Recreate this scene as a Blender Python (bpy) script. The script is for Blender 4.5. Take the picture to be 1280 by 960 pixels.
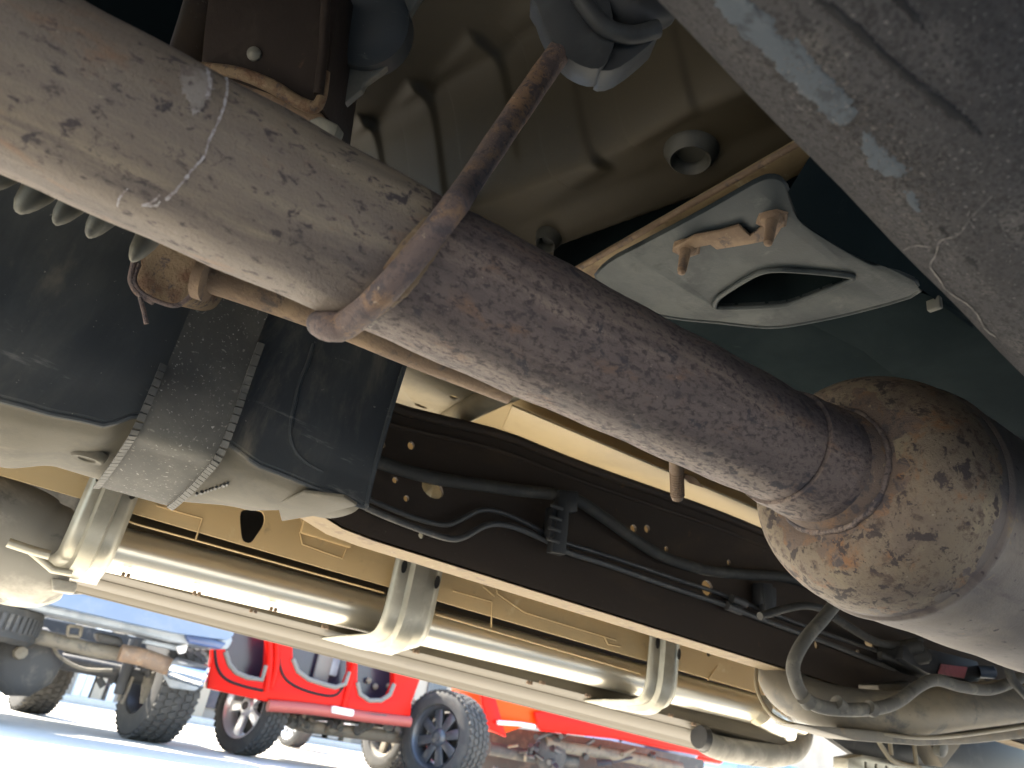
import bpy, bmesh, math, random
from mathutils import Vector, Matrix
from mathutils.geometry import tessellate_polygon
from mathutils.bvhtree import BVHTree
random.seed(7)
R_ = math.radians
for o in list(bpy.data.objects): bpy.data.objects.remove(o)
S = bpy.context.scene
COL = S.collection

# ------------------------------------------------------------------ camera
# X runs along the truck overhead, Y across it (away from the camera), Z up; metres, ground at 0.
FPX = 960.0
EX = Vector((1660, 770, 960)).normalized()
UP = Vector((0.178, -1, 473.7 / 960)).normalized()
UP = (UP - EX * UP.dot(EX)).normalized()
EY = UP.cross(EX)
CAM = Vector((0, 0, 0.32))
def world_dir(v): return Vector((v.dot(EX), v.dot(EY), v.dot(UP)))
right, down, fwd = world_dir(Vector((1, 0, 0))), world_dir(Vector((0, 1, 0))), world_dir(Vector((0, 0, 1)))
cd = bpy.data.cameras.new("camera"); cam = bpy.data.objects.new("camera", cd); COL.objects.link(cam)
m = Matrix.Identity(4)
for i in range(3):
    m[i][0], m[i][1], m[i][2], m[i][3] = right[i], -down[i], -fwd[i], CAM[i]
cam.matrix_world = m
cd.sensor_width = 36; cd.lens = 27; cd.clip_start = 0.01; cd.clip_end = 2000
cd.dof.use_dof = True; cd.dof.focus_distance = 0.62; cd.dof.aperture_fstop = 13
S.camera = cam
S.render.resolution_x, S.render.resolution_y = 1024, 768

# ------------------------------------------------------------------ light
SUN_EL, SUN_AZ = R_(46), Vector((-0.50, 0.86, 0)).normalized()   # azimuth: where the sun stands
W = bpy.data.worlds.new("World"); S.world = W; W.use_nodes = True
nt = W.node_tree; nt.nodes.clear()
wo = nt.nodes.new("ShaderNodeOutputWorld"); bg = nt.nodes.new("ShaderNodeBackground"); sk = nt.nodes.new("ShaderNodeTexSky")
sk.sky_type = 'NISHITA'; sk.sun_disc = False; sk.sun_elevation = SUN_EL
sk.sun_rotation = math.atan2(SUN_AZ.x, SUN_AZ.y)
bg.inputs[1].default_value = 0.12
nt.links.new(sk.outputs[0], bg.inputs[0]); nt.links.new(bg.outputs[0], wo.inputs[0])
sd = bpy.data.lights.new("sun", 'SUN'); sd.energy = 4.6; sd.angle = R_(0.5); sd.color = (1, 0.92, 0.78)
so = bpy.data.objects.new("sun", sd); COL.objects.link(so)
sv = Vector((SUN_AZ.x * math.cos(SUN_EL), SUN_AZ.y * math.cos(SUN_EL), math.sin(SUN_EL)))
so.rotation_euler = sv.to_track_quat('Z', 'Y').to_euler()
S.view_settings.view_transform = 'Standard'; S.view_settings.look = 'None'
S.view_settings.exposure = 3.0; S.view_settings.gamma = 1
S.cycles.use_denoising = True
S.cycles.max_bounces = 8; S.cycles.diffuse_bounces = 6; S.cycles.glossy_bounces = 4
S.cycles.sample_clamp_indirect = 6

# ------------------------------------------------------------------ measuring
def at(px, py, x=None, y=None, z=None, d=None):
    """The point seen at a photograph pixel, on a plane x=, y=, z= or at optical depth d=."""
    r = world_dir(Vector((px - 640, py - 480, FPX))) / FPX
    if d is not None: t = d
    elif x is not None: t = (x - CAM.x) / r.x
    elif y is not None: t = (y - CAM.y) / r.y
    else: t = (z - CAM.z) / r.z
    return CAM + r * t
def ats(pts, **k): return [at(p[0], p[1], **k) for p in pts]
def atd(pts): return [at(p[0], p[1], d=p[2]) for p in pts]

# ------------------------------------------------------------------ materials
def mat(name, base, rough=0.6, metal=0.0, layers=(), bumps=(), coat=0.0, emit=None, spec=0.5):
    """layers: (colour, scale, lo, hi, stretch, kind[, rough]) painted in order, each through a noise mask."""
    M = bpy.data.materials.new(name); M.use_nodes = True
    t = M.node_tree; N = t.nodes; L = t.links
    b = N["Principled BSDF"]
    b.inputs["Roughness"].default_value = rough; b.inputs["Metallic"].default_value = metal
    b.inputs["Coat Weight"].default_value = coat; b.inputs["Specular IOR Level"].default_value = spec
    b.inputs["Base Color"].default_value = (*base, 1)
    if emit: b.inputs["Emission Color"].default_value = (*emit, 1); b.inputs["Emission Strength"].default_value = 1
    tc = N.new("ShaderNodeTexCoord")
    def noise(scale, stretch, kind, seed):
        mp = N.new("ShaderNodeMapping"); mp.inputs["Scale"].default_value = stretch or (1, 1, 1)
        mp.inputs["Location"].default_value = (seed * 3.7, seed * 1.9, seed * 5.3)
        L.new(tc.outputs["Object"], mp.inputs[0])
        if kind == 'v':
            v = N.new("ShaderNodeTexVoronoi"); v.inputs["Scale"].default_value = scale
            v.feature = 'F1'; L.new(mp.outputs[0], v.inputs["Vector"]); return v.outputs["Distance"]
        n = N.new("ShaderNodeTexNoise"); n.inputs["Scale"].default_value = scale
        n.inputs["Detail"].default_value = 3 if kind == 's' else 9; n.inputs["Roughness"].default_value = 0.5 if kind == 's' else 0.66
        n.inputs["Distortion"].default_value = 0.0 if kind == 's' else 0.35
        L.new(mp.outputs[0], n.inputs["Vector"]); return n.outputs["Fac"]
    col = None; ro = None
    for i, ly in enumerate(layers):
        c, sc, lo, hi, st, kd = ly[:6]
        f = noise(sc, st, kd, i + 1)
        mr = N.new("ShaderNodeMapRange"); mr.interpolation_type = 'SMOOTHSTEP'
        mr.inputs["From Min"].default_value = lo; mr.inputs["From Max"].default_value = hi
        L.new(f, mr.inputs["Value"])
        mx = N.new("ShaderNodeMix"); mx.data_type = 'RGBA'
        mx.inputs["B"].default_value = (*c, 1) if False else (0, 0, 0, 1)
        mx.inputs[7].default_value = (*c, 1)
        if col is None: mx.inputs[6].default_value = (*base, 1)
        else: L.new(col, mx.inputs[6])
        L.new(mr.outputs[0], mx.inputs[0]); col = mx.outputs[2]
        if len(ly) > 6:
            mf = N.new("ShaderNodeMix"); mf.data_type = 'FLOAT'
            if ro is None: mf.inputs[2].default_value = rough
            else: L.new(ro, mf.inputs[2])
            mf.inputs[3].default_value = ly[6]; L.new(mr.outputs[0], mf.inputs[0]); ro = mf.outputs[0]
    if col is not None: L.new(col, b.inputs["Base Color"])
    if ro is not None: L.new(ro, b.inputs["Roughness"])
    prev = None
    for j, bp in enumerate(bumps):
        f = noise(bp[0], bp[3] if len(bp) > 3 else None, bp[4] if len(bp) > 4 else 'n', 11 + j)
        bn = N.new("ShaderNodeBump"); bn.inputs["Strength"].default_value = bp[1]; bn.inputs["Distance"].default_value = bp[2]
        L.new(f, bn.inputs["Height"])
        if prev: L.new(prev, bn.inputs["Normal"])
        prev = bn.outputs[0]
    if prev: L.new(prev, b.inputs["Normal"])
    return M

AX = (0.35, 1, 1)
M = {}
M['pipe'] = mat('rusty_pipe', (0.137, 0.1116, 0.0939), 0.58, 0.25, [
    ((0.2039, 0.169, 0.1295), 24, .46, .64, (0.07, 1, 1), 'n'), ((0.08081, 0.06619, 0.06315), 22, .48, .64, (0.16, 1, 1), 'n'),
    ((0.1654, 0.1037, 0.06882), 40, .56, .72, (.5, 1, 1), 'n'), ((0.05233, 0.04227, 0.04534), 190, .545, .65, (.6, 1, 1), 'n', .8),
    ((0.04464, 0.03748, 0.0421), 48, .61, .66, (.8, 1, 1), 'n', .8), ((0.2539, 0.2233, 0.1822), 300, .65, .74, (.4, 1, 1), 'n')],
    [(800, .8, .001), (160, .6, .0016), (60, .4, .0016, (.2, 1, 1))])
M['pipe_dark'] = mat('rusty_pipe_dark', (0.1149, 0.08841, 0.08133), 0.6, 0.25, [
    ((0.1977, 0.1521, 0.1282), 26, .47, .62, (0.07, 1, 1), 'n'), ((0.07542, 0.05835, 0.05746), 30, .46, .64, (.15, 1, 1), 'n'),
    ((0.1472, 0.08841, 0.06012), 60, .55, .74, (.5, 1, 1), 'n'), ((0.05335, 0.04066, 0.0442), 330, .47, .64, (.6, 1, 1), 'n', .8),
    ((0.05059, 0.0389, 0.04244), 130, .57, .68, (.5, 1, 1), 'n', .8), ((0.04415, 0.0389, 0.04774), 52, .575, .64, (.7, 1, 1), 'n', .8), ((0.2392, 0.1945, 0.1635), 480, .62, .72, (.6, 1, 1), 'n')],
    [(800, .8, .001), (180, .7, .0016)])
M['cone'] = mat('blotched_muffler_cone', (0.1385, 0.107, 0.07521), 0.62, 0.15, [
    ((0.0989, 0.07444, 0.05986), 18, .42, .66, None, 'n'), ((0.1859, 0.1512, 0.09973), 30, .52, .74, None, 'n'),
    ((0.1582, 0.07134, 0.02763), 30, .52, .68, None, 'n'), ((0.06725, 0.04652, 0.03837), 100, .50, .66, None, 'n', .8),
    ((0.03798, 0.02869, 0.02916), 75, .555, .61, None, 'n', .8), ((0.04352, 0.03101, 0.02916), 330, .57, .66, None, 'n', .8), ((0.2453, 0.2133, 0.1842), 300, .65, .74, None, 'n')],
    [(110, .6, .002), (700, .8, .001)])
M['neck'] = mat('dark_rusty_neck', (0.105, 0.075, 0.06), 0.75, 0.1, [((0.16, 0.09, 0.05), 50, .48, .64, None, 'n'), ((0.055, 0.043, 0.045), 90, .50, .60, None, 'n'), ((0.23, 0.175, 0.115), 120, .60, .70, None, 'n')], [(700, .8, .001), (120, .7, .002)])
M['can'] = mat('brown_grey_muffler_can', (0.1082, 0.09196, 0.08642), 0.62, 0.25, [
    ((0.1461, 0.1227, 0.106), 12, .48, .66, AX, 'n'), ((0.07572, 0.06134, 0.06134), 30, .52, .66, (.4, 1, 1), 'n'),
    ((0.1839, 0.1338, 0.07249), 16, .62, .70, None, 'n'), ((0.04327, 0.03346, 0.03624), 120, .66, .71, None, 's'),
    ((0.2164, 0.2007, 0.184), 220, .70, .76, None, 'n')], [(140, .5, .0012), (700, .6, .0008)], spec=0.3)
M['rod'] = mat('rusty_hanger_rod', (0.12, 0.08624, 0.08064), 0.75, 0.1, [
    ((0.2171, 0.1344, 0.084), 44, .50, .64, None, 'n'), ((0.07083, 0.056, 0.0616), 100, .50, .60, None, 'n'), ((0.05712, 0.04704, 0.0504), 300, .56, .64, None, 'n'), ((0.377, 0.3024, 0.224), 160, .62, .72, None, 'n')],
    [(200, .8, .0025), (700, .8, .0012)])
M['weld'] = mat('crusty_weld', (0.1431, 0.09885, 0.05852), 0.8, 0.05, [
    ((0.09537, 0.04942, 0.02731), 60, .48, .62, None, 'n'), ((0.05202, 0.03706, 0.03511), 110, .55, .65, None, 'n'), ((0.2167, 0.1647, 0.1131), 90, .60, .70, None, 'n')],
    [(160, .9, .003), (450, .6, .0015)])
M['rust'] = mat('brown_rust', (0.1436, 0.0972, 0.0648), 0.8, 0.05, [
    ((0.2189, 0.1512, 0.0936), 30, .48, .66, None, 'n'), ((0.07524, 0.0576, 0.0504), 60, .54, .66, None, 'n'), ((0.2599, 0.216, 0.1584), 160, .62, .72, None, 'n')],
    [(120, .6, .002), (380, .6, .001)])
M['ochre'] = mat('ochre_rust_and_lit_flange', (0.1803, 0.1311, 0.06975), 0.75, 0.0, [((0.106, 0.06696, 0.03906), 30, .52, .66, None, 'n'), ((0.2386, 0.2009, 0.1228), 60, .56, .7, None, 'n')], [(200, .4, .001)])
M['shaft'] = mat('grey_painted_shaft', (0.074, 0.072, 0.077), 0.78, 0.0, [
    ((0.050, 0.049, 0.053), 11, .42, .62, AX, 'n'), ((0.105, 0.10, 0.10), 30, .52, .70, None, 'n'),
    ((0.036, 0.035, 0.038), 210, .54, .64, None, 'n'), ((0.042, 0.042, 0.046), 560, .52, .60, None, 's'), ((0.17, 0.165, 0.162), 640, .64, .71, None, 's'), ((0.02, 0.02, 0.022), 75, .655, .68, AX, 'n')],
    [(900, 1.0, .002), (260, .7, .002), (60, .35, .002)], spec=.12)
M['shaft_crumb'] = mat('crumbling_paint', (0.07936, 0.0744, 0.0744), 0.9, 0.0, [((0.1488, 0.1389, 0.1314), 330, .52, .60, None, 's'), ((0.04464, 0.04216, 0.04464), 260, .55, .62, None, 's')], [(300, 1, .003)], spec=0.1)
M['peel'] = mat('blue_grey_bare_patch', (0.058, 0.070, 0.086), 0.7, 0.0, [((0.088, 0.098, 0.112), 40, .48, .64, AX, 'n'), ((0.036, 0.042, 0.052), 110, .52, .64, None, 'n'), ((0.13, 0.135, 0.14), 420, .66, .73, None, 's')], [(300, .6, .001)], spec=.1)
M['scrape'] = mat('dark_scrape', (0.01815, 0.01815, 0.02046), 0.7, 0.0, [((0.033, 0.033, 0.03564), 120, .5, .65, None, 'n')], [(250, .5, .001)], spec=0.1)
M['chalk'] = mat('pale_scratch', (0.2962, 0.2827, 0.2962), 0.85, 0.0, [((0.1616, 0.1346, 0.1346), 220, .45, .6, None, 'n')])
M['stain_grey'] = mat('faint_crack', (0.17, 0.162, 0.16), 0.9, 0.0, [((0.085, 0.082, 0.085), 150, .45, .6, None, 'n')], spec=.1)
M['stain'] = mat('pale_stain', (0.19, 0.17, 0.158), 0.8, 0.1, [((0.115, 0.093, 0.085), 60, .44, .58, None, 'n'), ((0.26, 0.245, 0.24), 110, .56, .68, None, 'n'), ((0.07, 0.055, 0.056), 200, .58, .66, None, 'n')], [(800, .7, .001)])
M['pan'] = mat('olive_floor_pan', (0.02588, 0.01997, 0.01045), 0.62, 0.05, [((0.02006, 0.01585, 0.009214), 7, .45, .65, None, 'n'), ((0.03882, 0.03107, 0.01782), 420, .66, .74, None, 's')], [(700, .25, .0005)], spec=0.35)
M['plug'] = mat('dark_rubber_plug', (0.0252, 0.0252, 0.021), 0.6, 0, [((0.0462, 0.0441, 0.0357), 40, .5, .7, None, 'n')])
M['plate'] = mat('grey_green_plate', (0.02139, 0.02864, 0.03377), 0.5, 0.1, [
    ((0.0492, 0.05683, 0.05788), 6, .44, .60, None, 'n'), ((0.01797, 0.02409, 0.02798), 16, .54, .68, None, 'n'), ((0.07057, 0.07729, 0.07473), 26, .58, .74, None, 'n'), ((0.06419, 0.05456, 0.041), 70, .66, .74, None, 'n')], [(90, .3, .001), (500, .4, .0006)], spec=.3)
M['darkplate'] = mat('dark_green_grey_plate', (0.007781, 0.01293, 0.01491), 0.8, 0.0, [((0.01296, 0.0194, 0.02139), 6, .45, .68, None, 'n'), ((0.01815, 0.02462, 0.02529), 50, .62, .75, None, 'n')], [(150, .2, .0007)], spec=0.03)
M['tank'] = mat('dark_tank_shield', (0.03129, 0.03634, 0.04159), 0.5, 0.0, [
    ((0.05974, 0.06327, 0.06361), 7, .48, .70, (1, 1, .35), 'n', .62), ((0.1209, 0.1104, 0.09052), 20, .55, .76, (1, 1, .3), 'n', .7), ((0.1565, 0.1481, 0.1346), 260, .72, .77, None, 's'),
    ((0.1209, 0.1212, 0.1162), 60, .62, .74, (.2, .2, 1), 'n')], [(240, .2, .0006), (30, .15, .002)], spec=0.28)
M['tank_dust_lit'] = mat('dusty_bounce_lit_plastic', (0.07913, 0.0722, 0.05586), 0.75, 0.0, [((0.05586, 0.05225, 0.04389), 14, .45, .66, None, 'n'), ((0.1071, 0.095, 0.07182), 30, .54, .72, None, 'n')], [(240, .3, .0008)], spec=.25)  # dust, with the ground's warm bounce light put into its colour
M['strap'] = mat('dusty_strap', (0.0527, 0.0527, 0.051), 0.75, 0.0, [((0.085, 0.0833, 0.0765), 10, .45, .68, None, 'n'), ((0.2125, 0.2082, 0.1997), 330, .66, .71, None, 's'), ((0.1445, 0.1403, 0.1275), 300, .62, .72, None, 's')], [(250, .3, .0008)], spec=0.25)
M['strap_edge'] = mat('strap_edge', (0.06, 0.06, 0.0576), 0.7, 0.0, [((0.104, 0.1, 0.092), 40, .5, .66, None, 'n')])
M['frame'] = mat('dark_frame', (0.03856, 0.0281, 0.02167), 0.7, 0.0, [((0.05891, 0.0407, 0.02774), 10, .48, .68, AX, 'n'), ((0.1071, 0.05814, 0.03035), 40, .64, .74, None, 'n'), ((0.09103, 0.07752, 0.06242), 220, .68, .75, None, 's')], [(160, .3, .001)], spec=0.2)
M['hose'] = mat('dark_hose', (0.036, 0.0352, 0.0336), 0.65, 0, [((0.064, 0.0608, 0.0544), 30, .48, .68, None, 'n')], spec=0.3)
M['hose_dusty'] = mat('dusty_hose', (0.085, 0.08075, 0.07225), 0.75, 0, [((0.1615, 0.1487, 0.1232), 26, .48, .66, None, 'n'), ((0.04675, 0.0442, 0.0408), 60, .55, .68, None, 'n')], [(200, .3, .001)])
M['line'] = mat('brake_line', (0.056, 0.056, 0.0576), 0.5, 0.2, [((0.096, 0.092, 0.084), 40, .5, .7, None, 'n')])
M['blackplastic'] = mat('black_plastic', (0.024, 0.0248, 0.0272), 0.5, 0, [((0.048, 0.048, 0.048), 30, .52, .72, None, 'n')], spec=0.3)
M['isolator'] = mat('grey_rubber_isolator', (0.02209, 0.0249, 0.02892), 0.55, 0, [((0.04417, 0.04739, 0.0502), 16, .46, .68, None, 'n'), ((0.06426, 0.06426, 0.06226), 160, .66, .74, None, 'n')], [(200, .25, .0008)], spec=0.3)
M['tan'] = mat('tan_underbody', (0.4746, 0.3359, 0.1674), 0.55, 0, [((0.3847, 0.2924, 0.1616), 5, .45, .66, AX, 'n'), ((0.2949, 0.224, 0.127), 34, .60, .74, None, 'n'), ((0.5643, 0.4478, 0.2654), 22, .58, .74, None, 'n')], [(60, .12, .001)])
M['cream'] = mat('cream_floor', (0.357, 0.2805, 0.1615), 0.5, 0, [((0.289, 0.2295, 0.1403), 6, .45, .68, None, 'n')], [(90, .1, .001)])
M['greytan'] = mat('grey_beige_bracket', (0.25, 0.215, 0.15), 0.55, 0.1, [((0.18, 0.155, 0.115), 12, .45, .68, None, 'n'), ((0.32, 0.28, 0.20), 60, .6, .75, None, 'n')], [(120, .15, .001)])
M['galv'] = mat('galvanised_bracket', (0.3175, 0.306, 0.2599), 0.38, 0.55, [((0.2558, 0.2475, 0.2126), 12, .45, .66, None, 'n'), ((0.3881, 0.369, 0.3119), 40, .56, .74, None, 'n'), ((0.1764, 0.153, 0.1134), 60, .66, .76, None, 'n')], [(90, .12, .001)])
M['slider'] = mat('brushed_step_tube', (0.782, 0.7475, 0.6555), 0.32, 0.85, [((0.667, 0.6325, 0.5405), 20, .46, .66, (.06, 1, 1), 'n', .3), ((0.2875, 0.2415, 0.1725), 70, .64, .75, (.3, 1, 1), 'n', .45)], [(60, .05, .001, (.1, 1, 1))])
M['sill'] = mat('sill_plate', (0.06445, 0.05308, 0.03459), 0.5, 0.1, [((0.04736, 0.03789, 0.02549), 16, .46, .66, (.06, 1, 1), 'n'), ((0.03221, 0.02502, 0.01639), 40, .62, .75, (.25, 1, 1), 'n')], [(80, .1, .001)])
M['liner'] = mat('dusty_wheel_liner', (0.198, 0.1926, 0.1764), 0.7, 0, [((0.396, 0.378, 0.342), 8, .45, .68, None, 'n'), ((0.09, 0.09, 0.09), 20, .56, .7, None, 'n')], [(120, .2, .001)], spec=0.2)
M['xmember'] = mat('dusty_crossmember', (0.1224, 0.1109, 0.0918), 0.6, 0.2, [((0.2142, 0.1797, 0.1263), 9, .46, .64, AX, 'n'), ((0.06885, 0.06732, 0.06273), 16, .54, .70, None, 'n'), ((0.2372, 0.1606, 0.08798), 26, .60, .72, None, 'n'), ((0.0765, 0.06885, 0.0612), 140, .64, .72, None, 'n')], [(120, .2, .001)])
M['brownbox'] = mat('dark_brown_bracket', (0.01934, 0.01498, 0.01373), 0.75, 0.0, [((0.02808, 0.02246, 0.01934), 22, .48, .68, None, 'n'), ((0.0468, 0.0312, 0.02184), 70, .62, .73, None, 'n')], [(180, .5, .001)], spec=0.1)
M['greyflange'] = mat('grey_flange', (0.1092, 0.1092, 0.09828), 0.55, 0.2, [((0.1674, 0.1638, 0.1383), 12, .47, .66, None, 'n'), ((0.05824, 0.06188, 0.06188), 20, .54, .68, None, 'n'), ((0.1602, 0.09464, 0.05096), 40, .64, .72, None, 'n')], [(120, .2, .001)], spec=0.3)
M['fin'] = mat('grey_fin', (0.09, 0.0885, 0.075), 0.6, 0.1, [((0.1875, 0.18, 0.1425), 24, .48, .68, None, 'n'), ((0.075, 0.075, 0.0675), 40, .55, .68, None, 'n')], [(120, .25, .001)])
M['black'] = mat('black_hollow', (0.008, 0.008, 0.009), 0.9)
M['bolt'] = mat('zinc_bolt', (0.42, 0.39, 0.31), 0.4, 0.6, [((0.26, 0.2, 0.13), 60, .5, .66, None, 'n')])
M['shell'] = mat('body_shell_underside', (0.11, 0.10, 0.085), 0.7, spec=0.1)
M['pink'] = mat('faded_pink_sticker', (0.32, 0.10, 0.12), 0.6, 0, [((0.22, 0.08, 0.09), 60, .5, .66, None, 'n')])
M['bluecap'] = mat('dark_blue_cap', (0.035, 0.055, 0.095), 0.5)
M['concrete'] = mat('pale_concrete', (0.57, 0.53, 0.45), 0.85, 0, [((0.50, 0.47, 0.40), .7, .45, .66, None, 'n'), ((0.62, 0.58, 0.49), 5, .52, .7, None, 'n'), ((0.42, 0.40, 0.35), 22, .62, .74, None, 'n')], [(40, .2, .003)])
M['rubber'] = mat('tyre_rubber', (0.04, 0.039, 0.037), 0.85, 0, [((0.065, 0.061, 0.054), 9, .45, .68, None, 'n')])
M['chrome'] = mat('chrome', (0.75, 0.76, 0.78), 0.12, 1.0)
M['alloy'] = mat('silver_alloy', (0.775, 0.775, 0.775), 0.3, 0.6)
M['gunmetal'] = mat('dark_alloy', (0.09, 0.095, 0.105), 0.35, 0.6)
M['red'] = mat('red_paint', (0.60, 0.010, 0.005), 0.35, 0, [((0.54, 0.008, 0.004), 2, .45, .65, None, 'n')], coat=0, spec=.12)
M['orange'] = mat('orange_red_paint', (0.66, 0.07, 0.008), 0.35, 0, coat=0, spec=.12)
M['pinkred'] = mat('dusty_red_sill', (0.336, 0.072, 0.056), 0.5)
M['blue'] = mat('blue_paint', (0.07, 0.14, 0.26), 0.3, 0, [((0.10, 0.165, 0.27), 3, .45, .65, None, 'n')], coat=.6)
M['navy'] = mat('navy_paint', (0.03, 0.06, 0.16), 0.35, 0, coat=.5)
M['valance'] = mat('grey_valance', (0.286, 0.312, 0.338), 0.5, 0.1, [((0.195, 0.221, 0.247), 5, .45, .65, None, 'n')])
M['chassis'] = mat('chassis_black', (0.05, 0.049, 0.048), 0.7, 0, [((0.11, 0.10, 0.085), 8, .5, .68, None, 'n')])
M['chassis_tan'] = mat('chassis_dusty', (0.19, 0.165, 0.125), 0.7, 0.1, [((0.10, 0.09, 0.075), 8, .48, .66, None, 'n')])
M['tailpipe'] = mat('orange_rust_tailpipe', (0.26, 0.165, 0.10), 0.65, 0.1, [((0.17, 0.12, 0.085), 9, .42, .64, None, 'n'), ((0.30, 0.24, 0.17), 20, .55, .7, None, 'n')])
M['glassdark'] = mat('dark_tinted_interior', (0.03, 0.025, 0.042), 0.25, 0)
M['seal'] = mat('grey_opening_trim', (0.17, 0.16, 0.14), 0.6)
M['wall'] = mat('beige_render_wall', (0.42, 0.36, 0.29), 0.85, 0, [((0.36, 0.31, 0.25), .8, .45, .66, None, 'n')])
M['wallblue'] = mat('shop_window_glass', (0.05, 0.055, 0.075), 0.15, 0, [((0.09, 0.08, 0.09), 1.4, .48, .6, None, 'n')])
M['post'] = mat('white_painted_post', (0.78, 0.76, 0.72), 0.6)
M['tanpost'] = mat('tan_post', (0.45, 0.36, 0.25), 0.7)

# ------------------------------------------------------------------ mesh building
class MB:
    def __init__(s): s.v = []; s.f = []
    def add(s, vs, fs):
        o = len(s.v); s.v += [Vector(p) for p in vs]; s.f += [[o + i for i in f] for f in fs]; return s
    def tube(s, path, r, seg=16, smooth=0, cap=True, squash=None, jit=0):
        P = [Vector(p) for p in path]
        if smooth: P, r = spline(P, r, smooth)
        n = len(P); rs = list(r) if isinstance(r, (list, tuple)) else [r] * n
        if jit: rs = [q * (1 + random.uniform(-jit, jit)) for q in rs]
        T = [(P[min(i + 1, n - 1)] - P[max(i - 1, 0)]).normalized() for i in range(n)]
        a = T[0].orthogonal().normalized(); vs = []
        if squash:                       # squash = (direction, factor): flatten the section along a direction
            a = squash[0] - T[0] * squash[0].dot(T[0]); a.normalize()
        for i in range(n):
            a = (a - T[i] * a.dot(T[i])).normalized(); b = T[i].cross(a)
            for k in range(seg):
                t = 2 * math.pi * k / seg
                vs.append(P[i] + (a * math.cos(t) * (squash[1] if squash else 1) + b * math.sin(t)) * rs[i])
        fs = [[i * seg + k, i * seg + (k + 1) % seg, (i + 1) * seg + (k + 1) % seg, (i + 1) * seg + k] for i in range(n - 1) for k in range(seg)]
        if cap: fs += [list(range(seg))[::-1], [(n - 1) * seg + k for k in range(seg)]]
        return s.add(vs, fs)
    def lathe(s, p0, axis, prof, seg=48, closed=False):
        p0 = Vector(p0); ax = Vector(axis).normalized(); a = ax.orthogonal().normalized(); b = ax.cross(a); vs = []
        for t, r in prof:
            for k in range(seg):
                th = 2 * math.pi * k / seg
                vs.append(p0 + ax * t + (a * math.cos(th) + b * math.sin(th)) * max(r, 1e-5))
        n = len(prof)
        fs = [[i * seg + k, i * seg + (k + 1) % seg, ((i + 1) % n) * seg + (k + 1) % seg, ((i + 1) % n) * seg + k] for i in range(n if closed else n - 1) for k in range(seg)]
        return s.add(vs, fs)
    def box(s, c, size, ax=None):
        c = Vector(c); A = ax or (Vector((1, 0, 0)), Vector((0, 1, 0)), Vector((0, 0, 1)))
        vs = [c + A[0] * (i * size[0] / 2) + A[1] * (j * size[1] / 2) + A[2] * (k * size[2] / 2) for i in (-1, 1) for j in (-1, 1) for k in (-1, 1)]
        return s.add(vs, [[0, 1, 3, 2], [4, 6, 7, 5], [0, 4, 5, 1], [2, 3, 7, 6], [0, 2, 6, 4], [1, 5, 7, 3]])
    def plate(s, outline, thick, holes=()):
        """A flat sheet: outline (3-D), thickness vector, holes cut through it."""
        loops = [[Vector(p) for p in outline]] + [[Vector(p) for p in h] for h in holes]
        flat = [p for l in loops for p in l]; n = len(flat); t = Vector(thick)
        tri = tessellate_polygon(loops)
        fs = [list(q) for q in tri] + [[i + n for i in q][::-1] for q in tri]
        o = 0
        for l in loops:
            k = len(l); fs += [[o + i, o + (i + 1) % k, o + (i + 1) % k + n, o + i + n] for i in range(k)]; o += k
        return s.add(flat + [p + t for p in flat], fs)
    def grid(s, fn, nu, nv):
        vs = [fn(i / nu, j / nv) for i in range(nu + 1) for j in range(nv + 1)]
        return s.add(vs, [[i * (nv + 1) + j, (i + 1) * (nv + 1) + j, (i + 1) * (nv + 1) + j + 1, i * (nv + 1) + j + 1] for i in range(nu) for j in range(nv)])
    def build(s, name, m, parent=None, bevel=0, smooth=40, seg=2, label=None, kind=None):
        me = bpy.data.meshes.new(name); me.from_pydata(s.v, [], s.f)
        bm = bmesh.new(); bm.from_mesh(me)
        bmesh.ops.remove_doubles(bm, verts=bm.verts, dist=1e-6)
        bmesh.ops.recalc_face_normals(bm, faces=bm.faces)
        if bevel:
            es = [e for e in bm.edges if len(e.link_faces) == 2 and e.calc_face_angle(0) > R_(30)]
            bmesh.ops.bevel(bm, geom=es, offset=bevel, segments=seg, affect='EDGES', profile=.5, clamp_overlap=True)
        bm.to_mesh(me); bm.free()
        if smooth:
            me.polygons.foreach_set('use_smooth', [True] * len(me.polygons)); me.set_sharp_from_angle(angle=R_(smooth))
        me.materials.append(M[m]); o = bpy.data.objects.new(name, me); COL.objects.link(o)
        if parent: o.parent = parent
        if label: o['label'] = label
        if kind: o['kind'] = kind
        return o
    def bvh(s): return BVHTree.FromPolygons(s.v, s.f)
def spline(P, r, n):
    """Catmull-Rom through the points, n steps a span."""
    out = []; ro = []; k = len(P)
    for i in range(k - 1):
        p0, p1, p2, p3 = P[max(i - 1, 0)], P[i], P[i + 1], P[min(i + 2, k - 1)]
        for j in range(n):
            t = j / n
            out.append(0.5 * ((2 * p1) + (p2 - p0) * t + (2 * p0 - 5 * p1 + 4 * p2 - p3) * t * t + (3 * p1 - p0 - 3 * p2 + p3) * t ** 3))
            ro.append(r[i] * (1 - t) + r[i + 1] * t if isinstance(r, (list, tuple)) else r)
    out.append(P[-1]); ro.append(r[-1] if isinstance(r, (list, tuple)) else r)
    return out, ro
def lerp_tab(tab, x):
    for (a, u), (b, v) in zip(tab, tab[1:]):
        if x <= b: t = max(0, (x - a) / (b - a)); t = t * t * (3 - 2 * t); return u + (v - u) * t
    return tab[-1][1]
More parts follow.
